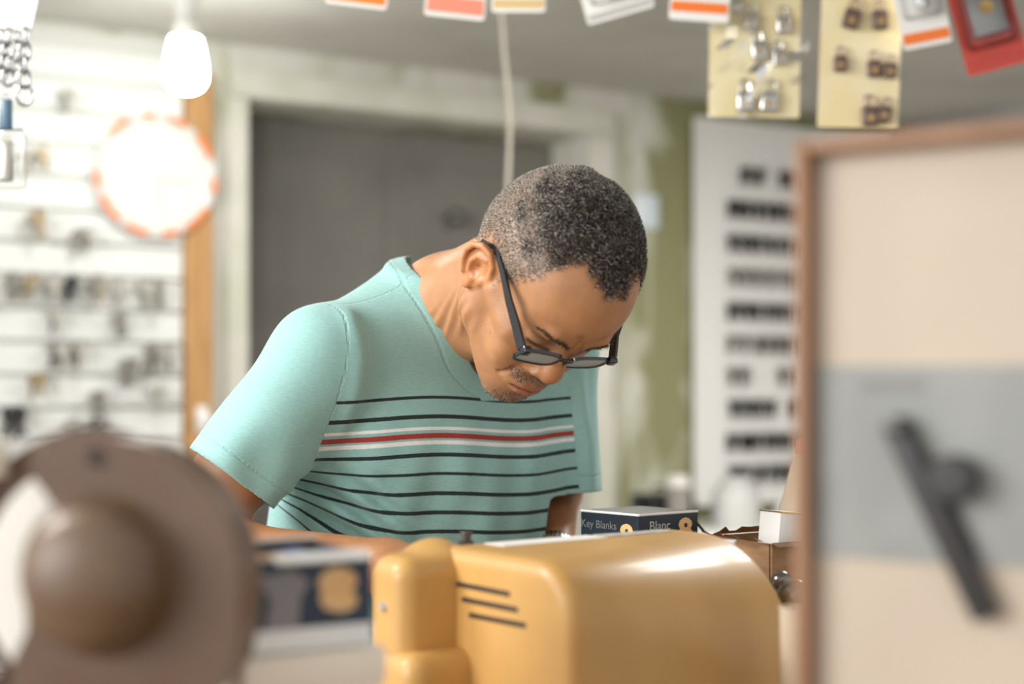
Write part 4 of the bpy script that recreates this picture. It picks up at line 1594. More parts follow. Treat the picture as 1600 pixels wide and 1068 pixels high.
def hand(p, w, tip, pn, side):
    """palm plus five curled fingers; w wrist, tip knuckle-line centre direction, pn palm normal (fingers curl to it)"""
    d = tip - w
    d = d / np.linalg.norm(d)
    pn = pn - d * (pn @ d)
    pn /= np.linalg.norm(pn)
    sd = np.cross(d, pn) * side
    kn = w + d * 0.085
    out = cone(p, w, w + d * 0.04, 0.026, 0.024)
    for i, (o, L, r) in enumerate(((-0.030, 0.066, 0.0085), (-0.010, 0.076, 0.009), (0.010, 0.072, 0.0088), (0.029, 0.058, 0.0078))):
        k_ = kn + sd * o - d * (0.004 if i in (0, 3) else 0)
        out = smin(out, cone(p, w + sd * o * 0.5 + d * 0.02, k_, 0.017, 0.0125), 0.012)
    f = None
    for i, (o, L, r) in enumerate(((-0.030, 0.066, 0.0085), (-0.010, 0.076, 0.009), (0.010, 0.072, 0.0088), (0.029, 0.058, 0.0078))):
        k_ = kn + sd * o
        a1 = k_ + (d * 0.80 + pn * 0.6) * L * 0.45
        a2 = a1 + (d * 0.10 + pn * 0.99) * L * 0.32
        a3 = a2 + (-d * 0.5 + pn * 0.86) * L * 0.26
        c = chain(p, [k_, a1, a2, a3], [r * 1.12, r, r * 0.93, r * 0.82])
        f = c if f is None else np.minimum(f, c)
    out = smin(out, f, 0.006)
    th = w + d * 0.022 - sd * 0.026
    t1 = th + (d * 0.55 - sd * 0.62 + pn * 0.5) * 0.045
    t2 = t1 + (d * 0.75 + pn * 0.6) * 0.030
    t3 = t2 + (d * 0.8 + pn * 0.3 + sd * 0.3) * 0.022
    return smin(out, chain(p, [th, t1, t2, t3], [0.015, 0.0115, 0.010, 0.0085]), 0.008)


def neck_parts(p, x=None):
    d = cone(p, h2w((0, -0.030, -0.035)), NB, 0.056, 0.062)
    d = smin(d, cone(p, NB, NB + (T0 - NB) * 1.0 - TF * 0.02, 0.062, 0.07), 0.03)
    # sterno-mastoid and the cords of the throat
    for s in (-1, 1):
        d = smin(d, cone(p, h2w((s * 0.060, -0.018, -0.020)), NB + TF * 0.055 + TL * s * 0.02 - TS * 0.02, 0.014, 0.011), 0.018)
    d = smin(d, cone(p, h2w((0, 0.045, -0.075)), NB + TF * 0.055 - TS * 0.01, 0.022, 0.02), 0.03)
    return d


def face_x(q):
    """mirrored head coordinates with the lower face set forward"""
    m = sstep(-0.020, -0.056, q[:, 2]) * sstep(0.015, 0.070, q[:, 1])
    return np.stack([np.abs(q[:, 0]), q[:, 1] - 0.006 * m, q[:, 2] + 0.002 * m], 1).astype(np.float32)


def head_sdf(p):
    q = w2h(p)
    x = face_x(q)
    d = ell(x, (0, -0.010, 0.045), (0.0800, 0.1000, 0.0910))
    d = smin(d, ell(x, (0, 0.030, 0.052), (0.066, 0.062, 0.060)), 0.02)
    d = smin(d, ell(x, (0, -0.045, 0.020), (0.066, 0.060, 0.062)), 0.02)
    # face block
    d = smin(d, ell(x, (0, 0.040, -0.020), (0.059, 0.053, 0.072)), 0.018)
    d = smin(d, ell(x, (0, 0.062, -0.052), (0.040, 0.036, 0.040)), 0.015)
    d = smin(d, cone(x, (0.054, 0.012, -0.046), (0.016, 0.072, -0.083), 0.017, 0.018), 0.020)
    d = smin(d, cone(x, (0.056, 0.004, -0.010), (0.054, 0.012, -0.046), 0.018, 0.017), 0.02)
    d = smin(d, ell(x, (0, 0.078, -0.085), (0.022, 0.019, 0.018)), 0.012)
    # cheekbone, cheek
    d = smin(d, cone(x, (0.050, 0.060, -0.004), (0.066, 0.020, 0.004), 0.015, 0.010), 0.014)
    d = smin(d, ell(x, (0.038, 0.068, -0.026), (0.020, 0.018, 0.022)), 0.012)
    # brow ridge
    d = smin(d, cone(x, (0.010, 0.086, 0.036), (0.030, 0.083, 0.041), 0.0105, 0.0095), 0.010)
    d = smin(d, cone(x, (0.030, 0.083, 0.041), (0.054, 0.060, 0.034), 0.0095, 0.008), 0.010)
    # eye sockets and lowered lids
    d = smax(d, -ell(x, (0.032, 0.098, 0.022), (0.019, 0.017, 0.0125)), 0.010)
    d = smin(d, ell(x, (0.031, 0.0725, 0.021), (0.0155, 0.0135, 0.0125)), 0.004)
    d = smax(d, -cone(x, (0.019, 0.090, 0.0120), (0.045, 0.080, 0.0130), 0.0016, 0.0012), 0.002)
    d = smax(d, -cone(x, (0.018, 0.0915, 0.0290), (0.046, 0.079, 0.0275), 0.0018, 0.0012), 0.003)
    d = smin(d, cone(x, (0.020, 0.083, 0.006), (0.042, 0.075, 0.004), 0.006, 0.006), 0.008)
    # nose
    d = smin(d, cone(x, (0, 0.088, 0.030), (0, 0.101, -0.006), 0.0085, 0.0105), 0.010)
    d = smin(d, ell(x, (0, 0.1015, -0.0135), (0.0145, 0.0135, 0.0120)), 0.010)
    d = smin(d, ell(x, (0.0160, 0.0930, -0.0170), (0.0090, 0.0120, 0.0090)), 0.007)
    d = smax(d, -ell(x, (0.0080, 0.0985, -0.0265), (0.0040, 0.0060, 0.0045)), 0.003)
    # fold beside the nose, philtrum side, marionette line
    d = smax(d, -chain(x, [(0.021, 0.0985, -0.014), (0.031, 0.090, -0.032), (0.036, 0.080, -0.050)], [0.0016, 0.0018, 0.0006]), 0.007)
    # mouth: full closed lips with drooping corners
    d = smin(d, chain(x, [(0, 0.0990, -0.0430), (0.012, 0.0965, -0.0435), (0.025, 0.0865, -0.0510)], [0.0062, 0.0058, 0.0030]), 0.006)
    d = smin(d, chain(x, [(0, 0.0985, -0.0545), (0.012, 0.0955, -0.0550), (0.023, 0.0870, -0.0540)], [0.0068, 0.0060, 0.0030]), 0.005)
    d = smax(d, -chain(x, [(0, 0.1055, -0.0487), (0.013, 0.1015, -0.0492), (0.023, 0.0935, -0.0520)], [0.0012, 0.0010, 0.0004]), 0.0025)
    d = smin(d, ell(x, (0, 0.086, -0.036), (0.027, 0.012, 0.011)), 0.008)
    # frown furrows on the brow, temple hollow
    d = smax(d, -cone(x, (0.0055, 0.0985, 0.034), (0.0050, 0.0955, 0.049), 0.0013, 0.0007), 0.005)
    d = smax(d, -ell(x, (0.092, 0.052, 0.034), (0.022, 0.03, 0.026)), 0.02)
    dn = neck_parts(p)
    d = smin(d, dn, 0.020)
    # skin folds of the throat behind the jaw
    fold = np.sin((x[:, 1] * 0.94 + x[:, 2] * 0.25) * 2 * PI / 0.0135) * 0.0011
    m = sstep(0.03, 0.045, x[:, 0]) * sstep(-0.028, -0.05, x[:, 2]) * sstep(-0.03, -0.012, x[:, 1]) * sstep(0.045, 0.022, x[:, 1])
    d = d + (fold * m).astype(np.float32)
    # ears
    xe = x
    x = np.stack([0.0755 + (x[:, 0] - 0.076) / 0.74, (x[:, 1] + 0.004) / 0.86 - 0.004, x[:, 2] / 0.86], 1)
    pl = ell(np.stack([x[:, 0] - 0.42 * np.clip(-x[:, 1], -0.02, 0.05), x[:, 1], x[:, 2]], 1), (0.0790, -0.010, 0.003), (0.0050, 0.0220, 0.0345))
    e = pl
    hel = [(0.0745, 0.010, 0.004), (0.0785, 0.0115, 0.016), (0.0825, 0.006, 0.028), (0.0885, -0.007, 0.0345), (0.0955, -0.021, 0.031),
           (0.0995, -0.0295, 0.019), (0.1000, -0.0305, 0.004), (0.0960, -0.026, -0.010), (0.0900, -0.017, -0.022)]
    e = smin(e, chain(x, hel, [0.003, 0.0036, 0.004, 0.0043, 0.0044, 0.0042, 0.004, 0.0038, 0.004]), 0.003)
    e = smin(e, ell(x, (0.0820, -0.006, -0.0285), (0.0055, 0.0105, 0.0095)), 0.005)
    e = smin(e, chain(x, [(0.0850, -0.006, 0.022), (0.0905, -0.017, 0.014), (0.0915, -0.0185, 0.000), (0.0870, -0.012, -0.014)], [0.0028, 0.0034, 0.0034, 0.003]), 0.003)
    e = smax(e, -ell(x, (0.0875, -0.0045, 0.000), (0.0085, 0.0090, 0.0125)), 0.004)
    e = smin(e, ell(x, (0.0790, 0.0085, -0.004), (0.0045, 0.0048, 0.0075)), 0.004)
    e = smin(e, ell(x, (0.0825, -0.004, -0.0155), (0.004, 0.006, 0.0045)), 0.004)
    d = smin(d, e * 0.87, 0.005)
    return d


NCUT = NB * 0.35 + T0 * 0.65


def body_sdf(p):
    d = torso(p, -0.022)
    d = smin(d, neck_parts(p) + 0.0015, 0.03)
    for s, S, E, W, Hd in ((1, RS, ER, WR, HR), (-1, LS, EL, WL, HL_)):
        d = smin(d, cone(p, S, S + (E - S) * 0.5, 0.050, 0.046), 0.03)
        arm = cone(p, S + (E - S) * 0.4, E, 0.046, 0.040)
        mid = E + (W - E) * 0.30
        th_ = 1.0 if s == 1 else 0.86
        arm = smin(arm, cone(p, E, mid, 0.040 * th_, 0.0435 * th_), 0.02)
        arm = smin(arm, cone(p, mid, W, 0.0435 * th_, 0.0275 * th_), 0.02)
        pn = np.array([0, 0, -1.0]) * 0.7 + np.array([E1.x, E1.y, 0]) * 0.4
        arm = smin(arm, hand(p, W, Hd, pn, s), 0.012)
        d = smin(d, arm, 0.02)
    return d


base = HIP + TS * 0.0
ps = thing('person', 'person in striped mint t-shirt and glasses bending over the key machine', 'person', (float(HIP[0]), float(HIP[1]), 0))

# --- skin
skin = bpy.data.materials.new('skin')
skin.use_nodes = True
nt = skin.node_tree
b = nt.nodes['Principled BSDF']
at = nt.nodes.new('ShaderNodeAttribute')
at.attribute_name = 'tint'
tc = nt.nodes.new('ShaderNodeTexCoord')
n1 = nt.nodes.new('ShaderNodeTexNoise')
n1.inputs['Scale'].default_value = 55
n1.inputs['Detail'].default_value = 5
nt.links.new(tc.outputs['Object'], n1.inputs['Vector'])
mr = nt.nodes.new('ShaderNodeMapRange')
mr.inputs['From Min'].default_value = 0.3
mr.inputs['From Max'].default_value = 0.7
mr.inputs['To Min'].default_value = 0.90
mr.inputs['To Max'].default_value = 1.08
nt.links.new(n1.outputs['Fac'], mr.inputs['Value'])
ml = nt.nodes.new('ShaderNodeVectorMath')
ml.operation = 'SCALE'
nt.links.new(at.outputs['Color'], ml.inputs[0])
nt.links.new(mr.outputs[0], ml.inputs['Scale'])
nt.links.new(ml.outputs[0], b.inputs['Base Color'])
b.inputs['Roughness'].default_value = 0.42
b.inputs['Subsurface Weight'].default_value = 0.12
b.inputs['Subsurface Radius'].default_value = (0.010, 0.004, 0.002)
b.inputs['Subsurface Scale'].default_value = 0.6
n2 = nt.nodes.new('ShaderNodeTexNoise')
n2.inputs['Scale'].default_value = 700
n2.inputs['Detail'].default_value = 3
nt.links.new(tc.outputs['Object'], n2.inputs['Vector'])
bp = nt.nodes.new('ShaderNodeBump')
bp.inputs['Strength'].default_value = 0.40
bp.inputs['Distance'].default_value = 0.0009
nt.links.new(n2.outputs['Fac'], bp.inputs['Height'])
nt.links.new(bp.outputs['Normal'], b.inputs['Normal'])

# head and neck (fine grid), body with arms and hands (coarser grid), one mesh
c_ = h2w((0, 0, 0))
Vh, Qh = sdf_mesh(head_sdf, c_ - np.array([0.185, 0.17, 0.17]), c_ + np.array([0.155, 0.17, 0.165]), 0.0017)
keep = ((Vh - NCUT) @ ((NB - NCUT) / np.linalg.norm(NB - NCUT))) > -0.01
keep |= w2h(Vh)[:, 1] > 0.035
kq = keep[Qh].all(1)
Qh = Qh[kq]
lo_ = np.minimum.reduce([ER, T0 - 0.2, WR]) - 0.08
Vb, Qb = sdf_mesh(body_sdf, (-0.46, 1.33, 0.86), (0.20, 2.06, 1.60), 0.0042)


def hair_mask(q):
    """0..1 hair growth over head-local points"""
    c = q - np.array([0, -0.005, 0.040])
    az = np.degrees(np.arctan2(np.abs(c[:, 0]), c[:, 1]))
    el = np.degrees(np.arctan2(c[:, 2], np.hypot(c[:, 0], c[:, 1])))
    line = np.interp(az, [0, 12, 24, 38, 50, 60, 68, 76, 88, 98, 106, 125, 150, 180],
                     [41, 43, 50, 55, 42, 15, -4, -18, -16, -8, -14, -28, -38, -40])
    wob = 3.5 * np.sin(q[:, 0] * 310 + q[:, 1] * 90) * np.sin(q[:, 1] * 260 + q[:, 2] * 120)
    soft = sstep(44, 56, az)
    return sstep(-4 - 9 * soft, 8 + 12 * soft, el - line + wob), az, el


def brow_w(x):
    ub = np.interp(x[:, 0], [0.010, 0.020, 0.032, 0.044, 0.054], [0.0355, 0.0405, 0.0440, 0.0430, 0.0380])
    wd_ = np.interp(x[:, 0], [0.008, 0.012, 0.022, 0.042, 0.054], [0.0, 0.0034, 0.0036, 0.0026, 0.0])
    return sstep(1.15, 0.5, np.abs(x[:, 2] - ub) / np.maximum(wd_, 1e-5)) * (x[:, 1] > 0.04) * (wd_ > 0)


def skin_tint(Q3):
    n = len(Q3)
    col = np.tile(np.array([0.43, 0.212, 0.100]), (n, 1))
    x = face_x(Q3)

    def mix(m, c):
        nonlocal col
        col = col * (1 - m[:, None]) + np.array(c) * m[:, None]
    onface = sstep(0.04, 0.06, x[:, 1])
    # redder ears, cheeks and nose
    mix(0.75 * sstep(0.074, 0.082, x[:, 0]) * sstep(0.03, 0.0, x[:, 1]), (0.52, 0.21, 0.075))
    mix(0.35 * sstep(0.016, 0.004, ell(x, (0, 0.118, -0.013), (0.01, 0.01, 0.01))), (0.50, 0.20, 0.085))
    # eye surrounds slightly darker brown
    mix(0.45 * sstep(0.012, 0.0, ell(x, (0.032, 0.085, 0.018), (0.016, 0.02, 0.012))), (0.27, 0.125, 0.06))
    # stubble of moustache and chin
    mo = ell(x, (0, 0.092, -0.0360), (0.036, 0.026, 0.0095))
    mix(0.40 * sstep(0.005, -0.004, mo), (0.17, 0.115, 0.08))
    ch = ell(x, (0, 0.080, -0.083), (0.036, 0.030, 0.022))
    mix(0.50 * sstep(0.008, -0.006, ch), (0.20, 0.125, 0.085))
    # lips
    lip = np.minimum(chain(x, [(0, 0.1040, -0.0440), (0.012, 0.1010, -0.0445), (0.024, 0.0895, -0.0510)], [0.0048, 0.0045, 0.002]),
                     chain(x, [(0, 0.1045, -0.0545), (0.012, 0.1010, -0.0550), (0.022, 0.0905, -0.0540)], [0.0058, 0.0052, 0.002]))
    mix(0.75 * sstep(0.0018, -0.0012, lip), (0.36, 0.135, 0.085))
    ml_ = chain(x, [(0, 0.1050, -0.0487), (0.013, 0.1015, -0.0492), (0.027, 0.0885, -0.0540)], [0.001, 0.001, 0.001])
    mix(0.8 * sstep(0.0014, 0.0002, ml_), (0.12, 0.045, 0.03))
    # brows and lashes
    mix(0.60 * brow_w(x), (0.06, 0.038, 0.027))
    la = cone(x, (0.019, 0.090, 0.0120), (0.045, 0.080, 0.0130), 0.001, 0.001)
    mix(0.85 * sstep(0.0026, 0.0008, la), (0.04, 0.022, 0.016))
    # mole on the forehead and a few small ones
    for c, r in (((-0.010, 0.0945, 0.058), 0.0038), ((-0.058, 0.052, -0.030), 0.0014), ((-0.050, 0.045, -0.048), 0.0012)):
        dd = np.sqrt(((Q3 - np.array(c)) ** 2).sum(1))
        mix(0.45 * sstep(r * 1.6, r * 0.6, dd), (0.13, 0.06, 0.035))
    hm, az, el_ = hair_mask(Q3)
    top_ = sstep(24, 52, el_)
    ear_ = (x[:, 0] > 0.0745) & (np.abs(x[:, 1] + 0.008) < 0.026) & (np.abs(x[:, 2]) < 0.031)
    mix(hm * 0.72 * (x[:, 0] < 0.0825) * ~ear_ * (1 - top_), (0.24, 0.19, 0.15))
    mix(hm * 0.85 * top_, (0.075, 0.050, 0.036))
    return col


tint_h = skin_tint(w2h(Vh))
tint_b = np.tile(np.array([0.36, 0.165, 0.072]), (len(Vb), 1))
Vall = np.concatenate([Vh, Vb])
Qall = np.concatenate([Qh, Qb + len(Vh)])
used = np.zeros(len(Vall), bool)
used[Qall.ravel()] = True
remap = np.cumsum(used) - 1
bo = np_mesh('body', Vall[used], remap[Qall], skin, ps)
cattr(bo, 'tint', np.concatenate([tint_h, tint_b])[used])

# --- hair: short curled strands
hmat = bpy.data.materials.new('cropped_hair')
hmat.use_nodes = True
nt = hmat.node_tree
b = nt.nodes['Principled BSDF']
at = nt.nodes.new('ShaderNodeAttribute')
at.attribute_name = 'tint'
nt.links.new(at.outputs['Color'], b.inputs['Base Color'])
b.inputs['Roughness'].default_value = 0.42
qh = w2h(Vh)
hm, az, el_ = hair_mask(qh)
on_ear = (np.abs(qh[:, 0]) > 0.0745) & (np.abs(qh[:, 1] + 0.008) < 0.026) & (np.abs(qh[:, 2]) < 0.031)
hm = hm * ~on_ear * (np.abs(qh[:, 0]) < 0.0835)
fc = hm[Qh].mean(1)
cand = np.nonzero(fc > 0.03)[0]
NS = 46000
pick = cand[rng.integers(0, len(cand), int(NS * 1.5))]
pick = pick[rng.random(len(pick)) < np.clip(fc[pick], 0, 1) ** 0.7][:NS]
n = len(pick)
r1, r2 = rng.random((n, 1)), rng.random((n, 1))
A, B_, C_, D_ = (Vh[Qh[pick, i]] for i in range(4))
p0 = (A * (1 - r1) + B_ * r1) * (1 - r2) + (D_ * (1 - r1) + C_ * r1) * r2
nn = np.cross(B_ - A, D_ - A)
nn /= np.linalg.norm(nn, axis=1)[:, None] + 1e-12
out_dir = p0 - h2w((0, -0.012, 0.04))
nn *= np.sign((nn * out_dir).sum(1))[:, None]
ql = w2h(p0)
_, azs, els = hair_mask(ql)
nz = np.sin(ql[:, 0] * 170 + 1.3) * np.sin(ql[:, 1] * 150 + 0.4) + np.sin(ql[:, 2] * 190 + ql[:, 0] * 90)
topness = sstep(14, 62, els + nz * 6 - 12 * sstep(110, 165, azs))
length = (0.0035 + 0.0100 * topness) * rng.uniform(0.6, 1.15, n)
t1 = rng.normal(size=(n, 3))
t1 -= nn * (t1 * nn).sum(1)[:, None]
t1 /= np.linalg.norm(t1, axis=1)[:, None]
t2 = np.cross(nn, t1)
# strands gather in little tufts
L_ = length[:, None]
p1 = p0 + (nn * 0.62 + t1 * 0.30) * L_ * 0.5
p2 = p1 + (nn * 0.55 + t2 * 0.65) * L_ * 0.35
p3 = p2 + (nn * 0.05 - t1 * 0.80) * L_ * 0.35
wv = np.cross(nn, t1 + t2 * 0.4)
wv /= np.linalg.norm(wv, axis=1)[:, None]
hw = 0.00022 + 0.00013 * topness[:, None]
rows = [(p0 - nn * 0.0006, 1.15), (p1, 1.0), (p2, 0.85), (p3, 0.35)]
HV = np.stack([v for p_, w_ in rows for v in (p_ - wv * hw * w_, p_ + wv * hw * w_)], 1).reshape(-1, 3)
bi = np.arange(n)[:, None] * 8
HQ = np.concatenate([bi + np.array([[2 * k, 2 * k + 1, 2 * k + 3, 2 * k + 2]]) for k in range(3)])
ho = np_mesh('hair', HV, HQ, hmat, ps)
greyp = np.clip(0.60 - 0.50 * topness + 0.20 * sstep(100, 150, azs) + 0.16 * (np.sin(ql[:, 0] * 60 + 2) * np.sin(ql[:, 1] * 70) > 0.25) * topness, 0.05, 0.95)
isg = rng.random(n) < greyp
g = np.where(isg, rng.uniform(0.32, 0.66, n) * (1 - 0.50 * topness), rng.uniform(0.010, 0.05, n))
colr = np.stack([g * 1.04, g * 0.97, g * 0.86], 1)
brown = (~isg) & (rng.random(n) < 0.35)
colr[brown] = np.array([0.075, 0.042, 0.022])
cattr(ho, 'tint', np.repeat(colr, 8, 0))

# moustache, chin stubble and eyebrows as short strands
fm = w2h(Vh)
xa_ = face_x(fm)
mo = sstep(0.004, -0.003, ell(xa_, (0, 0.092, -0.0360), (0.036, 0.026, 0.0090))) * 1.0
mo = np.maximum(mo, 0.35 * sstep(0.006, -0.006, ell(xa_, (0, 0.080, -0.084), (0.030, 0.028, 0.020))))
br = brow_w(xa_)
lipz = np.minimum(chain(xa_, [(0, 0.1040, -0.0440), (0.012, 0.1010, -0.0445), (0.024, 0.0895, -0.0510)], [0.0052, 0.0049, 0.002]),
                  chain(xa_, [(0, 0.1045, -0.0545), (0.012, 0.1010, -0.0550), (0.022, 0.0905, -0.0540)], [0.0060, 0.0052, 0.002]))
mo = mo * (lipz > 0.001) * (ell(xa_, (0, 0.1015, -0.0135), (0.0160, 0.0150, 0.0135)) > 0) * (ell(xa_, (0.0160, 0.0930, -0.0170), (0.0105, 0.0135, 0.0105)) > 0)
for nm, wts, N_, ln, gp, dirn in (('facial_stubble', mo, 1300, 0.0024, 0.45, (0, 0.2, -1)), ('eyebrows', br, 620, 0.0050, 0.22, (0.9, -0.2, 0.35))):
    fc = wts[Qh].mean(1)
    cand = np.nonzero(fc > 0.05)[0]
    pick = cand[rng.integers(0, len(cand), N_ * 4)]
    pick = pick[rng.random(len(pick)) < fc[pick]][:N_]
    n = len(pick)
    A, B_, C_, D_ = (Vh[Qh[pick, i]] for i in range(4))
    r1, r2 = rng.random((n, 1)), rng.random((n, 1))
    p0 = (A * (1 - r1) + B_ * r1) * (1 - r2) + (D_ * (1 - r1) + C_ * r1) * r2
    nn = np.cross(B_ - A, D_ - A)
    nn /= np.linalg.norm(nn, axis=1)[:, None] + 1e-12
    dl = np.tile(np.array(dirn, float), (n, 1))
    dl[:, 0] *= np.sign(w2h(p0)[:, 0])
    dw = dl @ HB3 + rng.normal(size=(n, 3)) * 0.35
    L_ = (ln * rng.uniform(0.5, 1.1, n))[:, None]
    p1 = p0 + (nn * 0.6 + dw * 0.4) * L_ * 0.5
    p2 = p1 + (nn * 0.2 + dw * 0.8) * L_ * 0.5
    wv = np.cross(nn, dw)
    wv /= np.linalg.norm(wv, axis=1)[:, None] + 1e-9
    HV = np.stack([v for p_, w_ in ((p0 - nn * 0.0004, 1.0), (p1, 0.9), (p2, 0.3)) for v in (p_ - wv * 0.00024 * w_, p_ + wv * 0.00024 * w_)], 1).reshape(-1, 3)
    bi = np.arange(n)[:, None] * 6
    HQ = np.concatenate([bi + np.array([[2 * k, 2 * k + 1, 2 * k + 3, 2 * k + 2]]) for k in range(2)])
    so = np_mesh(nm, HV, HQ, hmat, ps)
    g = np.where(rng.random(n) < gp, rng.uniform(0.25, 0.5, n), rng.uniform(0.01, 0.05, n))
    cattr(so, 'tint', np.repeat(np.stack([g, g * 0.92, g * 0.82], 1), 6, 0))

# --- t-shirt
AXR = (ER - RS) / np.linalg.norm(ER - RS)
AXL = np.array(P(868, 800, 1.80)) - LS
AXL /= np.linalg.norm(AXL)
HEMR = np.array(P(362, 748, 1.56))
HEML = LS + AXL * 0.178


def shirt_sdf(p):
    d = torso(p, 0.010)
    # slope from neck to the shoulders
    nk = NB - TS * 0.012 - TF * 0.012
    d = smin(d, cone(p, nk, NB + TS * 0.002 + TF * 0.02, 0.068, 0.062), 0.025)
    for S in (RS, LS):
        d = smin(d, cone(p, nk - TS * 0.005 - TF * 0.008, S + np.array([0, 0, 0.004]), 0.055, 0.054), 0.040)
    for S, A_, hm_ in ((RS, AXR, HEMR), (LS, AXL, HEML)):
        sl_ = cone(p, S, hm_ + A_ * 0.03, 0.056, 0.058)
        d = smin(d, sl_, 0.024)
    # cloth gives way under the chin
    d = smax(d, 0.056 - np.linalg.norm(p - h2w((0, 0.070, -0.064)), axis=1), 0.03)
    X, Y, Z = p[:, 0], p[:, 1], p[:, 2]
    a, b_, c = tcoords(p)
    # drapery: diagonal folds gathered under the near arm, soft pulls elsewhere
    w = Z + 0.62 * (X + 0.2)
    m = sstep(-0.075, -0.15, X) * sstep(1.325, 1.27, Z) * sstep(-0.27, -0.20, X)
    d = d + 0.0060 * m * np.sin(2 * PI * w / 0.031 + 0.6 * np.sin(X * 40))
    m2 = sstep(-0.02, -0.10, c) * sstep(0.0, 0.06, b_)
    d = d + 0.0024 * m2 * np.sin(a * 62 + c * 14 + 0.5) + 0.0013 * m2 * np.sin(a * 120 - c * 22)
    # pull from the armhole to the chest, near and far side
    for sgn, S in ((-1, RS), (1, LS)):
        ar = np.sqrt((a - sgn * 0.178) ** 2 + (c + 0.05) ** 2)
        d = d - 0.0028 * np.exp(-((np.abs(a) - 0.158 - 0.10 * np.clip(-c, 0, 1)) / 0.012) ** 2) * sstep(-0.01, 0.03, b_) * sstep(-0.16, -0.05, c)
    # sleeve creases along the arm
    q = p - RS
    t_ = q @ AXR
    rad = q - t_[:, None] * AXR
    ang_ = np.arctan2(rad @ TF, rad @ np.cross(AXR, TF))
    ms = sstep(0.06, 0.12, t_) * (np.sqrt((rad ** 2).sum(1)) < 0.10)
    d = d + (0.0022 * ms * np.sin(ang_ * 4 + t_ * 18)).astype(np.float32)
    return d.astype(np.float32)


Vs, Qs = sdf_mesh(shirt_sdf, (-0.48, 1.35, 0.90), (0.22, 2.08, 1.64), 0.0036)

# openings: neckline (elliptic cylinder), sleeve hems, waist


def surf_hit(px, py):
    o_ = np.array([0, 0, CAMZ])
    v = np.array(P(px, py, 1.0)) - o_
    t = 1.2
    for _ in range(80):
        d = float(shirt_sdf((o_ + v * t)[None].astype(np.float32))[0])
        t += d * 0.7
        if t > 2.2:
            break
    return o_ + v * t


CB = np.array(P(650, 434, 1.76))
CF = surf_hit(776, 594)
NV = (CF - CB)
NVL = np.linalg.norm(NV)
NV = NV / NVL
NL = TL - NV * (TL @ NV)
NL /= np.linalg.norm(NL)
NA = np.cross(NL, -NV)
NA = NA if NA[2] > 0 else -NA
NC = (CB + CF) / 2


def neck_r(p):
    q = p - NC
    return np.sqrt((q @ NV / (NVL * 0.5)) ** 2 + (q @ NL / 0.080) ** 2)


def cut_g(p):
    """positive where cloth is removed"""
    g1 = np.minimum((1 - neck_r(p)) * 0.08, (p - NC) @ NA + 0.07)
    g2 = np.minimum((p - HEMR) @ AXR, 0.085 - np.linalg.norm((p - HEMR) - ((p - HEMR) @ AXR)[:, None] * AXR, axis=1))
    g3 = np.minimum((p - HEML) @ AXL, 0.085 - np.linalg.norm((p - HEML) - ((p - HEML) @ AXL)[:, None] * AXL, axis=1))
    g4 = 0.94 - p[:, 2]
    return np.maximum.reduce([g1, g2, g3, g4])


def trim_open(V, Q, gfun):
    V = V.astype(np.float64).copy()
    g = gfun(V)
    out = g > 0
    E = np.concatenate([Q[:, [i, (i + 1) % 4]] for i in range(4)])
    m = out[E[:, 0]] != out[E[:, 1]]
    E = E[m]
    o_ = np.where(out[E[:, 0]], E[:, 0], E[:, 1])
    i_ = np.where(out[E[:, 0]], E[:, 1], E[:, 0])
    t = g[i_] / (g[i_] - g[o_])
    pt = V[i_] + (V[o_] - V[i_]) * t[:, None]
    acc = np.zeros_like(V)
    cnt = np.zeros(len(V))
    np.add.at(acc, o_, pt)
    np.add.at(cnt, o_, 1)
    s = cnt > 0
    V[s] = acc[s] / cnt[s][:, None]
    ok = ~(out & ~s)
    kq = ok[Q].all(1) & ~out[Q].all(1)
    Q = Q[kq]
    us = np.zeros(len(V), bool)
    us[Q.ravel()] = True
    rm = np.cumsum(us) - 1
    V, Q = V[us], rm[Q]
    # even out the hem loops
    E = np.sort(np.concatenate([Q[:, [i, (i + 1) % 4]] for i in range(4)]), 1)
    key, cnt = np.unique(E[:, 0].astype(np.int64) * len(V) + E[:, 1], return_counts=True)
    key = key[cnt == 1]
    be = np.stack([key // len(V), key % len(V)], 1)
    for _ in range(14):
        acc = np.zeros_like(V)
        c = np.zeros(len(V))
        for i, j in ((0, 1), (1, 0)):
            np.add.at(acc, be[:, i], V[be[:, j]])
            np.add.at(c, be[:, i], 1)
        m = c >= 2
        V[m] = 0.5 * V[m] + 0.5 * acc[m] / c[m][:, None]
    return V, Q


Vs, Qs = trim_open(Vs, Qs, cut_g)
# ribbed collar stands a little proud
nr_ = neck_r(Vs)
_q = Vs - NC
cdist = (nr_ - 1) / nr_ * np.sqrt((_q @ NV) ** 2 + (_q @ NL) ** 2)
collar = (cdist < 0.0165) & (_q @ NA > -0.09)
shirt_m = bpy.data.materials.new('tshirt_jersey')
shirt_m.use_nodes = True
nt = shirt_m.node_tree
b = nt.nodes['Principled BSDF']
b.inputs['Roughness'].default_value = 0.85
b.inputs['Sheen Weight'].default_value = 0.25
b.inputs['Sheen Roughness'].default_value = 0.4


def attr_node(nm):
    q = nt.nodes.new('ShaderNodeAttribute')
    q.attribute_name = nm
    return q


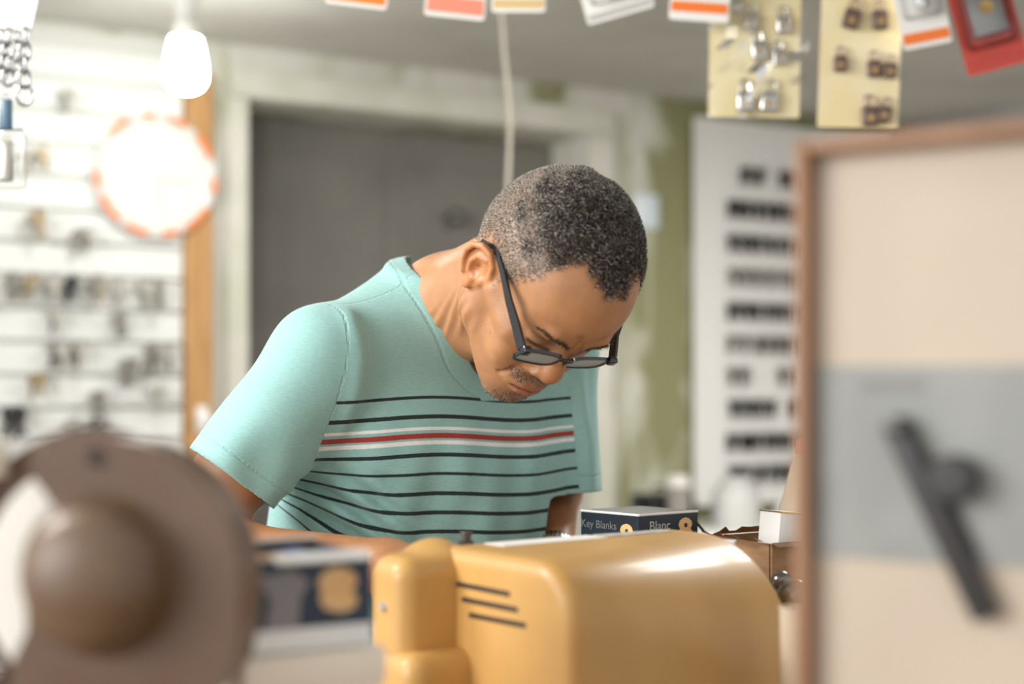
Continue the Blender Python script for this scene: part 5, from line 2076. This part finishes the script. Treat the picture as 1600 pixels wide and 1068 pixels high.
q_at = attr_node('stripe_height')
sv = attr_node('sleeve')
QMIN, QMAX = 1.15, 1.45
mp = nt.nodes.new('ShaderNodeMapRange')
mp.inputs['From Min'].default_value = QMIN
mp.inputs['From Max'].default_value = QMAX
nt.links.new(q_at.outputs['Fac'], mp.inputs['Value'])
rp = nt.nodes.new('ShaderNodeValToRGB')
rp.color_ramp.interpolation = 'CONSTANT'
MINT = (0.272, 0.485, 0.462, 1)
BLK = (0.012, 0.022, 0.024, 1)
WHT = (0.78, 0.80, 0.79, 1)
RED = (0.33, 0.035, 0.028, 1)


def yz(y):
    return CAMZ - (y - HOR) / FPX * SD


SD = 1.575
stripes = [(625, 5.5, BLK), (656, 5.5, BLK), (675, 6.5, WHT), (686.5, 7, RED), (698, 6.5, WHT), (717, 5.5, BLK), (748, 5.8, BLK), (780, 5.8, BLK), (811.5, 5.8, BLK), (843, 5.8, BLK), (874, 6, BLK), (905, 6, BLK)]
els_ = rp.color_ramp.elements
els_[0].position = 0
els_[0].color = MINT
els_[1].position = 1
els_[1].color = MINT
for y_, w_, c_s in stripes:
    z0_, z1_ = yz(y_ + w_ / 2), yz(y_ - w_ / 2)
    e = els_.new((z0_ - QMIN) / (QMAX - QMIN))
    e.color = c_s
    e = els_.new((z1_ - QMIN) / (QMAX - QMIN))
    e.color = MINT
nt.links.new(mp.outputs[0], rp.inputs['Fac'])
gt = nt.nodes.new('ShaderNodeMath')
gt.operation = 'GREATER_THAN'
gt.inputs[1].default_value = 0.0
nt.links.new(sv.outputs['Fac'], gt.inputs[0])
mx = nt.nodes.new('ShaderNodeMix')
mx.data_type = 'RGBA'
nt.links.new(gt.outputs[0], mx.inputs['Factor'])
nt.links.new(rp.outputs['Color'], mx.inputs['A'])
mx.inputs['B'].default_value = MINT
# heathered yarn
tc = nt.nodes.new('ShaderNodeTexCoord')
mpp = nt.nodes.new('ShaderNodeMapping')
mpp.inputs['Scale'].default_value = (1, 1, 6)
nt.links.new(tc.outputs['Object'], mpp.inputs['Vector'])
nz1 = nt.nodes.new('ShaderNodeTexNoise')
nz1.inputs['Scale'].default_value = 160
nz1.inputs['Detail'].default_value = 4
nt.links.new(mpp.outputs[0], nz1.inputs['Vector'])
mr = nt.nodes.new('ShaderNodeMapRange')
mr.inputs['From Min'].default_value = 0.3
mr.inputs['From Max'].default_value = 0.7
mr.inputs['To Min'].default_value = 0.91
mr.inputs['To Max'].default_value = 1.08
nt.links.new(nz1.outputs['Fac'], mr.inputs['Value'])
sc_ = nt.nodes.new('ShaderNodeVectorMath')
sc_.operation = 'SCALE'
nt.links.new(mx.outputs['Result'], sc_.inputs[0])
nt.links.new(mr.outputs[0], sc_.inputs['Scale'])
nt.links.new(sc_.outputs[0], b.inputs['Base Color'])
# weave bump + sewn seams
seam = attr_node('seam')
bpn = nt.nodes.new('ShaderNodeBump')
bpn.inputs['Strength'].default_value = 0.25
bpn.inputs['Distance'].default_value = 0.0006
nz2 = nt.nodes.new('ShaderNodeTexNoise')
nz2.inputs['Scale'].default_value = 900
nt.links.new(tc.outputs['Object'], nz2.inputs['Vector'])
nt.links.new(nz2.outputs['Fac'], bpn.inputs['Height'])
sb = nt.nodes.new('ShaderNodeMapRange')
sb.inputs['From Min'].default_value = 0.0
sb.inputs['From Max'].default_value = 0.0022
nt.links.new(seam.outputs['Fac'], sb.inputs['Value'])
bp2 = nt.nodes.new('ShaderNodeBump')
bp2.inputs['Strength'].default_value = 0.7
bp2.inputs['Distance'].default_value = 0.0014
nt.links.new(sb.outputs[0], bp2.inputs['Height'])
nt.links.new(bpn.outputs['Normal'], bp2.inputs['Normal'])
nt.links.new(bp2.outputs['Normal'], b.inputs['Normal'])

sh = np_mesh('tshirt', Vs, Qs, shirt_m, ps)
a_, b_, c_t = tcoords(Vs)
X, Y, Z = Vs[:, 0], Vs[:, 1], Vs[:, 2]
ramp = sstep(1.335, 1.245, Z)
dq = 3.3 * np.clip(-0.107 - X, 0, 0.2) ** 2 * ramp
perspective = (Y - 1.56)
fattr(sh, 'stripe_height', Z - dq + 0.003 * np.sin(a_ * 25))
arm_line = np.where(a_ > 0, 0.140, 0.166) + 0.16 * np.clip(T0[2] + 0.04 - Z, 0, 1) * np.where(a_ > 0, 0.5, 1)
sleeve = np.abs(a_) - arm_line
fattr(sh, 'sleeve', np.where(collar, 1, sleeve))
hemd = np.minimum(np.where(a_ < 0, np.abs((HEMR - Vs) @ AXR - 0.021), 1), np.where(a_ > 0, np.abs((HEML - Vs) @ AXL - 0.021), 1))
hemd = np.where(np.abs(a_) > 0.15, hemd, 1)
shoulder_seam = np.where((np.abs(a_) < 0.172) & (np.abs(a_) > 0.055) & (Z > T0[2] + 0.02), np.abs(b_ - 0.018 + 0.02), 1)
seamd = np.minimum.reduce([np.abs(sleeve), np.abs(cdist - 0.0165), hemd, shoulder_seam])
fattr(sh, 'seam', seamd)
sm = sh.modifiers.new('smooth', 'SMOOTH')
sm.factor = 0.5
sm.iterations = 3
so = sh.modifiers.new('cloth_thickness', 'SOLIDIFY')
so.thickness = 0.0022
so.offset = -1

# --- trousers and shoes behind the counter
PEL = HIP + np.array([0, 0, 0.0])
FD = np.array([TF[0], TF[1], 0])
FD /= np.linalg.norm(FD)
LD = np.array([TL[0], TL[1], 0])
LD /= np.linalg.norm(LD)


def pants_sdf(p):
    q = p - PEL
    loc = np.stack([q @ LD, q @ FD, q[:, 2]], 1)
    d = ell(loc, (0, 0.0, -0.10), (0.175, 0.13, 0.15))
    for s in (-1, 1):
        d = smin(d, chain(loc, [(s * 0.085, 0, -0.16), (s * 0.10, 0.02, -0.54), (s * 0.11, -0.03, -PEL[2] + 0.07)], [0.092, 0.068, 0.058]), 0.03)
    return np.maximum(np.maximum(d, loc[:, 2] - 0.0), -(loc[:, 2] + PEL[2] - 0.05)).astype(np.float32)


V, Q = sdf_mesh(pants_sdf, PEL + np.array([-0.35, -0.35, -1.05]), PEL + np.array([0.35, 0.35, 0.08]), 0.012)
np_mesh('trousers', V, Q, mat('denim_dark', (0.03, 0.035, 0.05), 0.8), ps)
for s in (-1, 1):
    def shoe_sdf(p, s=s):
        q = p - np.array([PEL[0], PEL[1], 0])
        loc = np.stack([q @ LD - s * 0.11, q @ FD, q[:, 2]], 1)
        d = smin(ell(loc, (0, -0.03, 0.05), (0.044, 0.06, 0.058)), ell(loc, (0, 0.085, 0.035), (0.045, 0.11, 0.038)), 0.03)
        return np.maximum(d, 0.001 - loc[:, 2])
    cc = PEL + LD * s * 0.11
    V, Q = sdf_mesh(shoe_sdf, (cc[0] - 0.25, cc[1] - 0.25, -0.01), (cc[0] + 0.25, cc[1] + 0.25, 0.12), 0.008)
    np_mesh('shoe', V, Q, mat('shoe_leather', (0.02, 0.018, 0.016), 0.5), ps)

# ------------------------------------------------------------------ eyeglasses
GF, GU, GHW = 0.1060, 0.021, 0.0665
HM = Matrix(((HL[0], HF[0], HU[0], HO[0]), (HL[1], HF[1], HU[1], HO[1]), (HL[2], HF[2], HU[2], HO[2]), (0, 0, 0, 1))) @ Matrix.Scale(HS, 4)
gl = thing('eyeglasses', 'black rectangular eyeglasses low on the nose of the person', 'eyeglasses', M=HM)
GT = Matrix.Translation((-0.0085, GF, GU)) @ Matrix.Rotation(math.radians(-9), 4, 'X')
fmt = Matrix(((-1, 0, 0, 0), (0, 0, 1, 0), (0, 1, 0, 0), (0, 0, 0, 1)))   # polygon xy -> head l, u ; extrude -> f
M_frame = mat('glasses_black', (0.008, 0.008, 0.009), 0.18, coat=0.5)


M_lens = M_clear.copy()
M_lens.name = 'lens_glass'
_nt = M_lens.node_tree
_df = _nt.nodes.new('ShaderNodeBsdfDiffuse')
_df.inputs[0].default_value = (0.72, 0.82, 0.92, 1)  # pale blue diffuse layer, a reflection painted into the lens colour
_mx = _nt.nodes.new('ShaderNodeMixShader')
_mx.inputs[0].default_value = 0.45
_prev = _nt.nodes['Material Output'].inputs[0].links[0].from_socket
_nt.links.new(_prev, _mx.inputs[1])
_nt.links.new(_df.outputs[0], _mx.inputs[2])
_nt.links.new(_mx.outputs[0], _nt.nodes['Material Output'].inputs[0])


def rim_poly(w, h, n=28, e=3.2):
    pts = []
    for k in range(n):
        a = 2 * PI * k / n
        c, s = math.cos(a), math.sin(a)
        x = math.copysign(abs(c) ** (2 / e), c) * w / 2
        y = math.copysign(abs(s) ** (2 / e), s) * h / 2
        pts.append((x, y * (1.0 if y > 0 else 0.94)))
    return pts


for s in (-1, 1):
    R = GT @ Matrix.Translation((s * 0.0325, -0.0025, -0.002)) @ Matrix.Rotation(s * -0.07, 4, 'Z') @ fmt
    bm = ring_prism(bmesh.new(), rim_poly(0.0535, 0.0365), rim_poly(0.0472, 0.0305), -0.0018, 0.0018, R)
    finish('rim', bm, M_frame, gl, angle=60)
    bm = prism(bmesh.new(), rim_poly(0.0473, 0.0306), -0.0006, 0.0006, R)
    finish('lens', bm, M_lens, gl, smooth=False)
    # end piece and temple arm running over the ear
    hx_ = s * (GHW - 0.002)
    bm = boxm(GT @ Vector((s * 0.0580, -0.0035, 0.012)), (0.010, 0.008, 0.010), bev=0.0015)
    finish('end_piece', bm, M_frame, gl)
    bm = bmesh.new()
    pts_ = [(-0.0085 + s * 0.0615, GF - 0.005, GU + 0.011), (-0.006 + s * 0.0670, GF - 0.030, GU + 0.013), (s * 0.0775, 0.050, 0.036), (s * 0.0800, 0.020, 0.0385), (s * 0.0810, -0.004, 0.0375), (s * 0.0815, -0.018, 0.0315), (s * 0.0815, -0.032, 0.0160)]
    hs_ = [0.0062, 0.0058, 0.0046, 0.0036, 0.0032, 0.0032, 0.0030]
    prev = None
    for (x_, y_, z_), h_ in zip(pts_, hs_):
        q = [bm.verts.new((x_ + dx, y_, z_ + dz)) for dx, dz in ((-0.0016, -h_), (0.0016, -h_), (0.0016, h_), (-0.0016, h_))]
        if prev:
            for j in range(4):
                bm.faces.new((prev[j], prev[(j + 1) % 4], q[(j + 1) % 4], q[j]))
        else:
            bm.faces.new(q)
        prev = q
    bm.faces.new(prev)
    bmesh.ops.subdivide_edges(bm, edges=bm.edges[:], cuts=2, smooth=0.6, use_grid_fill=True)
    finish('temple_arm', bm, M_frame, gl)
bm = tube(bmesh.new(), [GT @ Vector(v) for v in ((-0.0085, -0.001, 0.006), (-0.004, 0.002, 0.0085), (0.004, 0.002, 0.0085), (0.0085, -0.001, 0.006))], 0.0024, 10)
finish('bridge', bm, M_frame, gl)

# ------------------------------------------------------------------ wristwatch on the far wrist
wd = (HL_ - WL) / np.linalg.norm(HL_ - WL)
wd = (WL - EL) / np.linalg.norm(WL - EL)
wz = Vector(wd)
wx = Vector((1, 0, 0))
wx = (wx - wz * wx.dot(wz)).normalized()
wy = wz.cross(wx)
wm = Matrix.Translation(Vector(WL - wd * 0.006)) @ Matrix((wx, wy, wz)).transposed().to_4x4()
wt_ = thing('wristwatch', 'steel link wristwatch band on the far wrist behind the machine', 'watch', M=wm)
NLK = 30
lm = None
for k in range(NLK):
    a = 2 * PI * k / NLK
    if lm is None:
        o_ = finish('band_link', boxm((0, 0, 0), (0.0028, 0.0047, 0.015), bev=0.0006), M_metal, wt_)
        lm = o_.data
    else:
        o_ = bpy.data.objects.new('band_link', lm)
        link(o_, wt_)
    o_.location = (0.0272 * math.cos(a), 0.0272 * math.sin(a), 0)
    o_.rotation_euler = (0, 0, a)
bm = lathe(bmesh.new(), [(0, 0), (0.014, 0), (0.016, 0.002), (0.016, 0.006), (0.014, 0.008), (0, 0.008)], 28,
           Matrix.Rotation(PI / 2, 4, 'X') @ Matrix.Translation((0, 0, 0.0282)))
finish('watch_case', bm, M_metal, wt_)
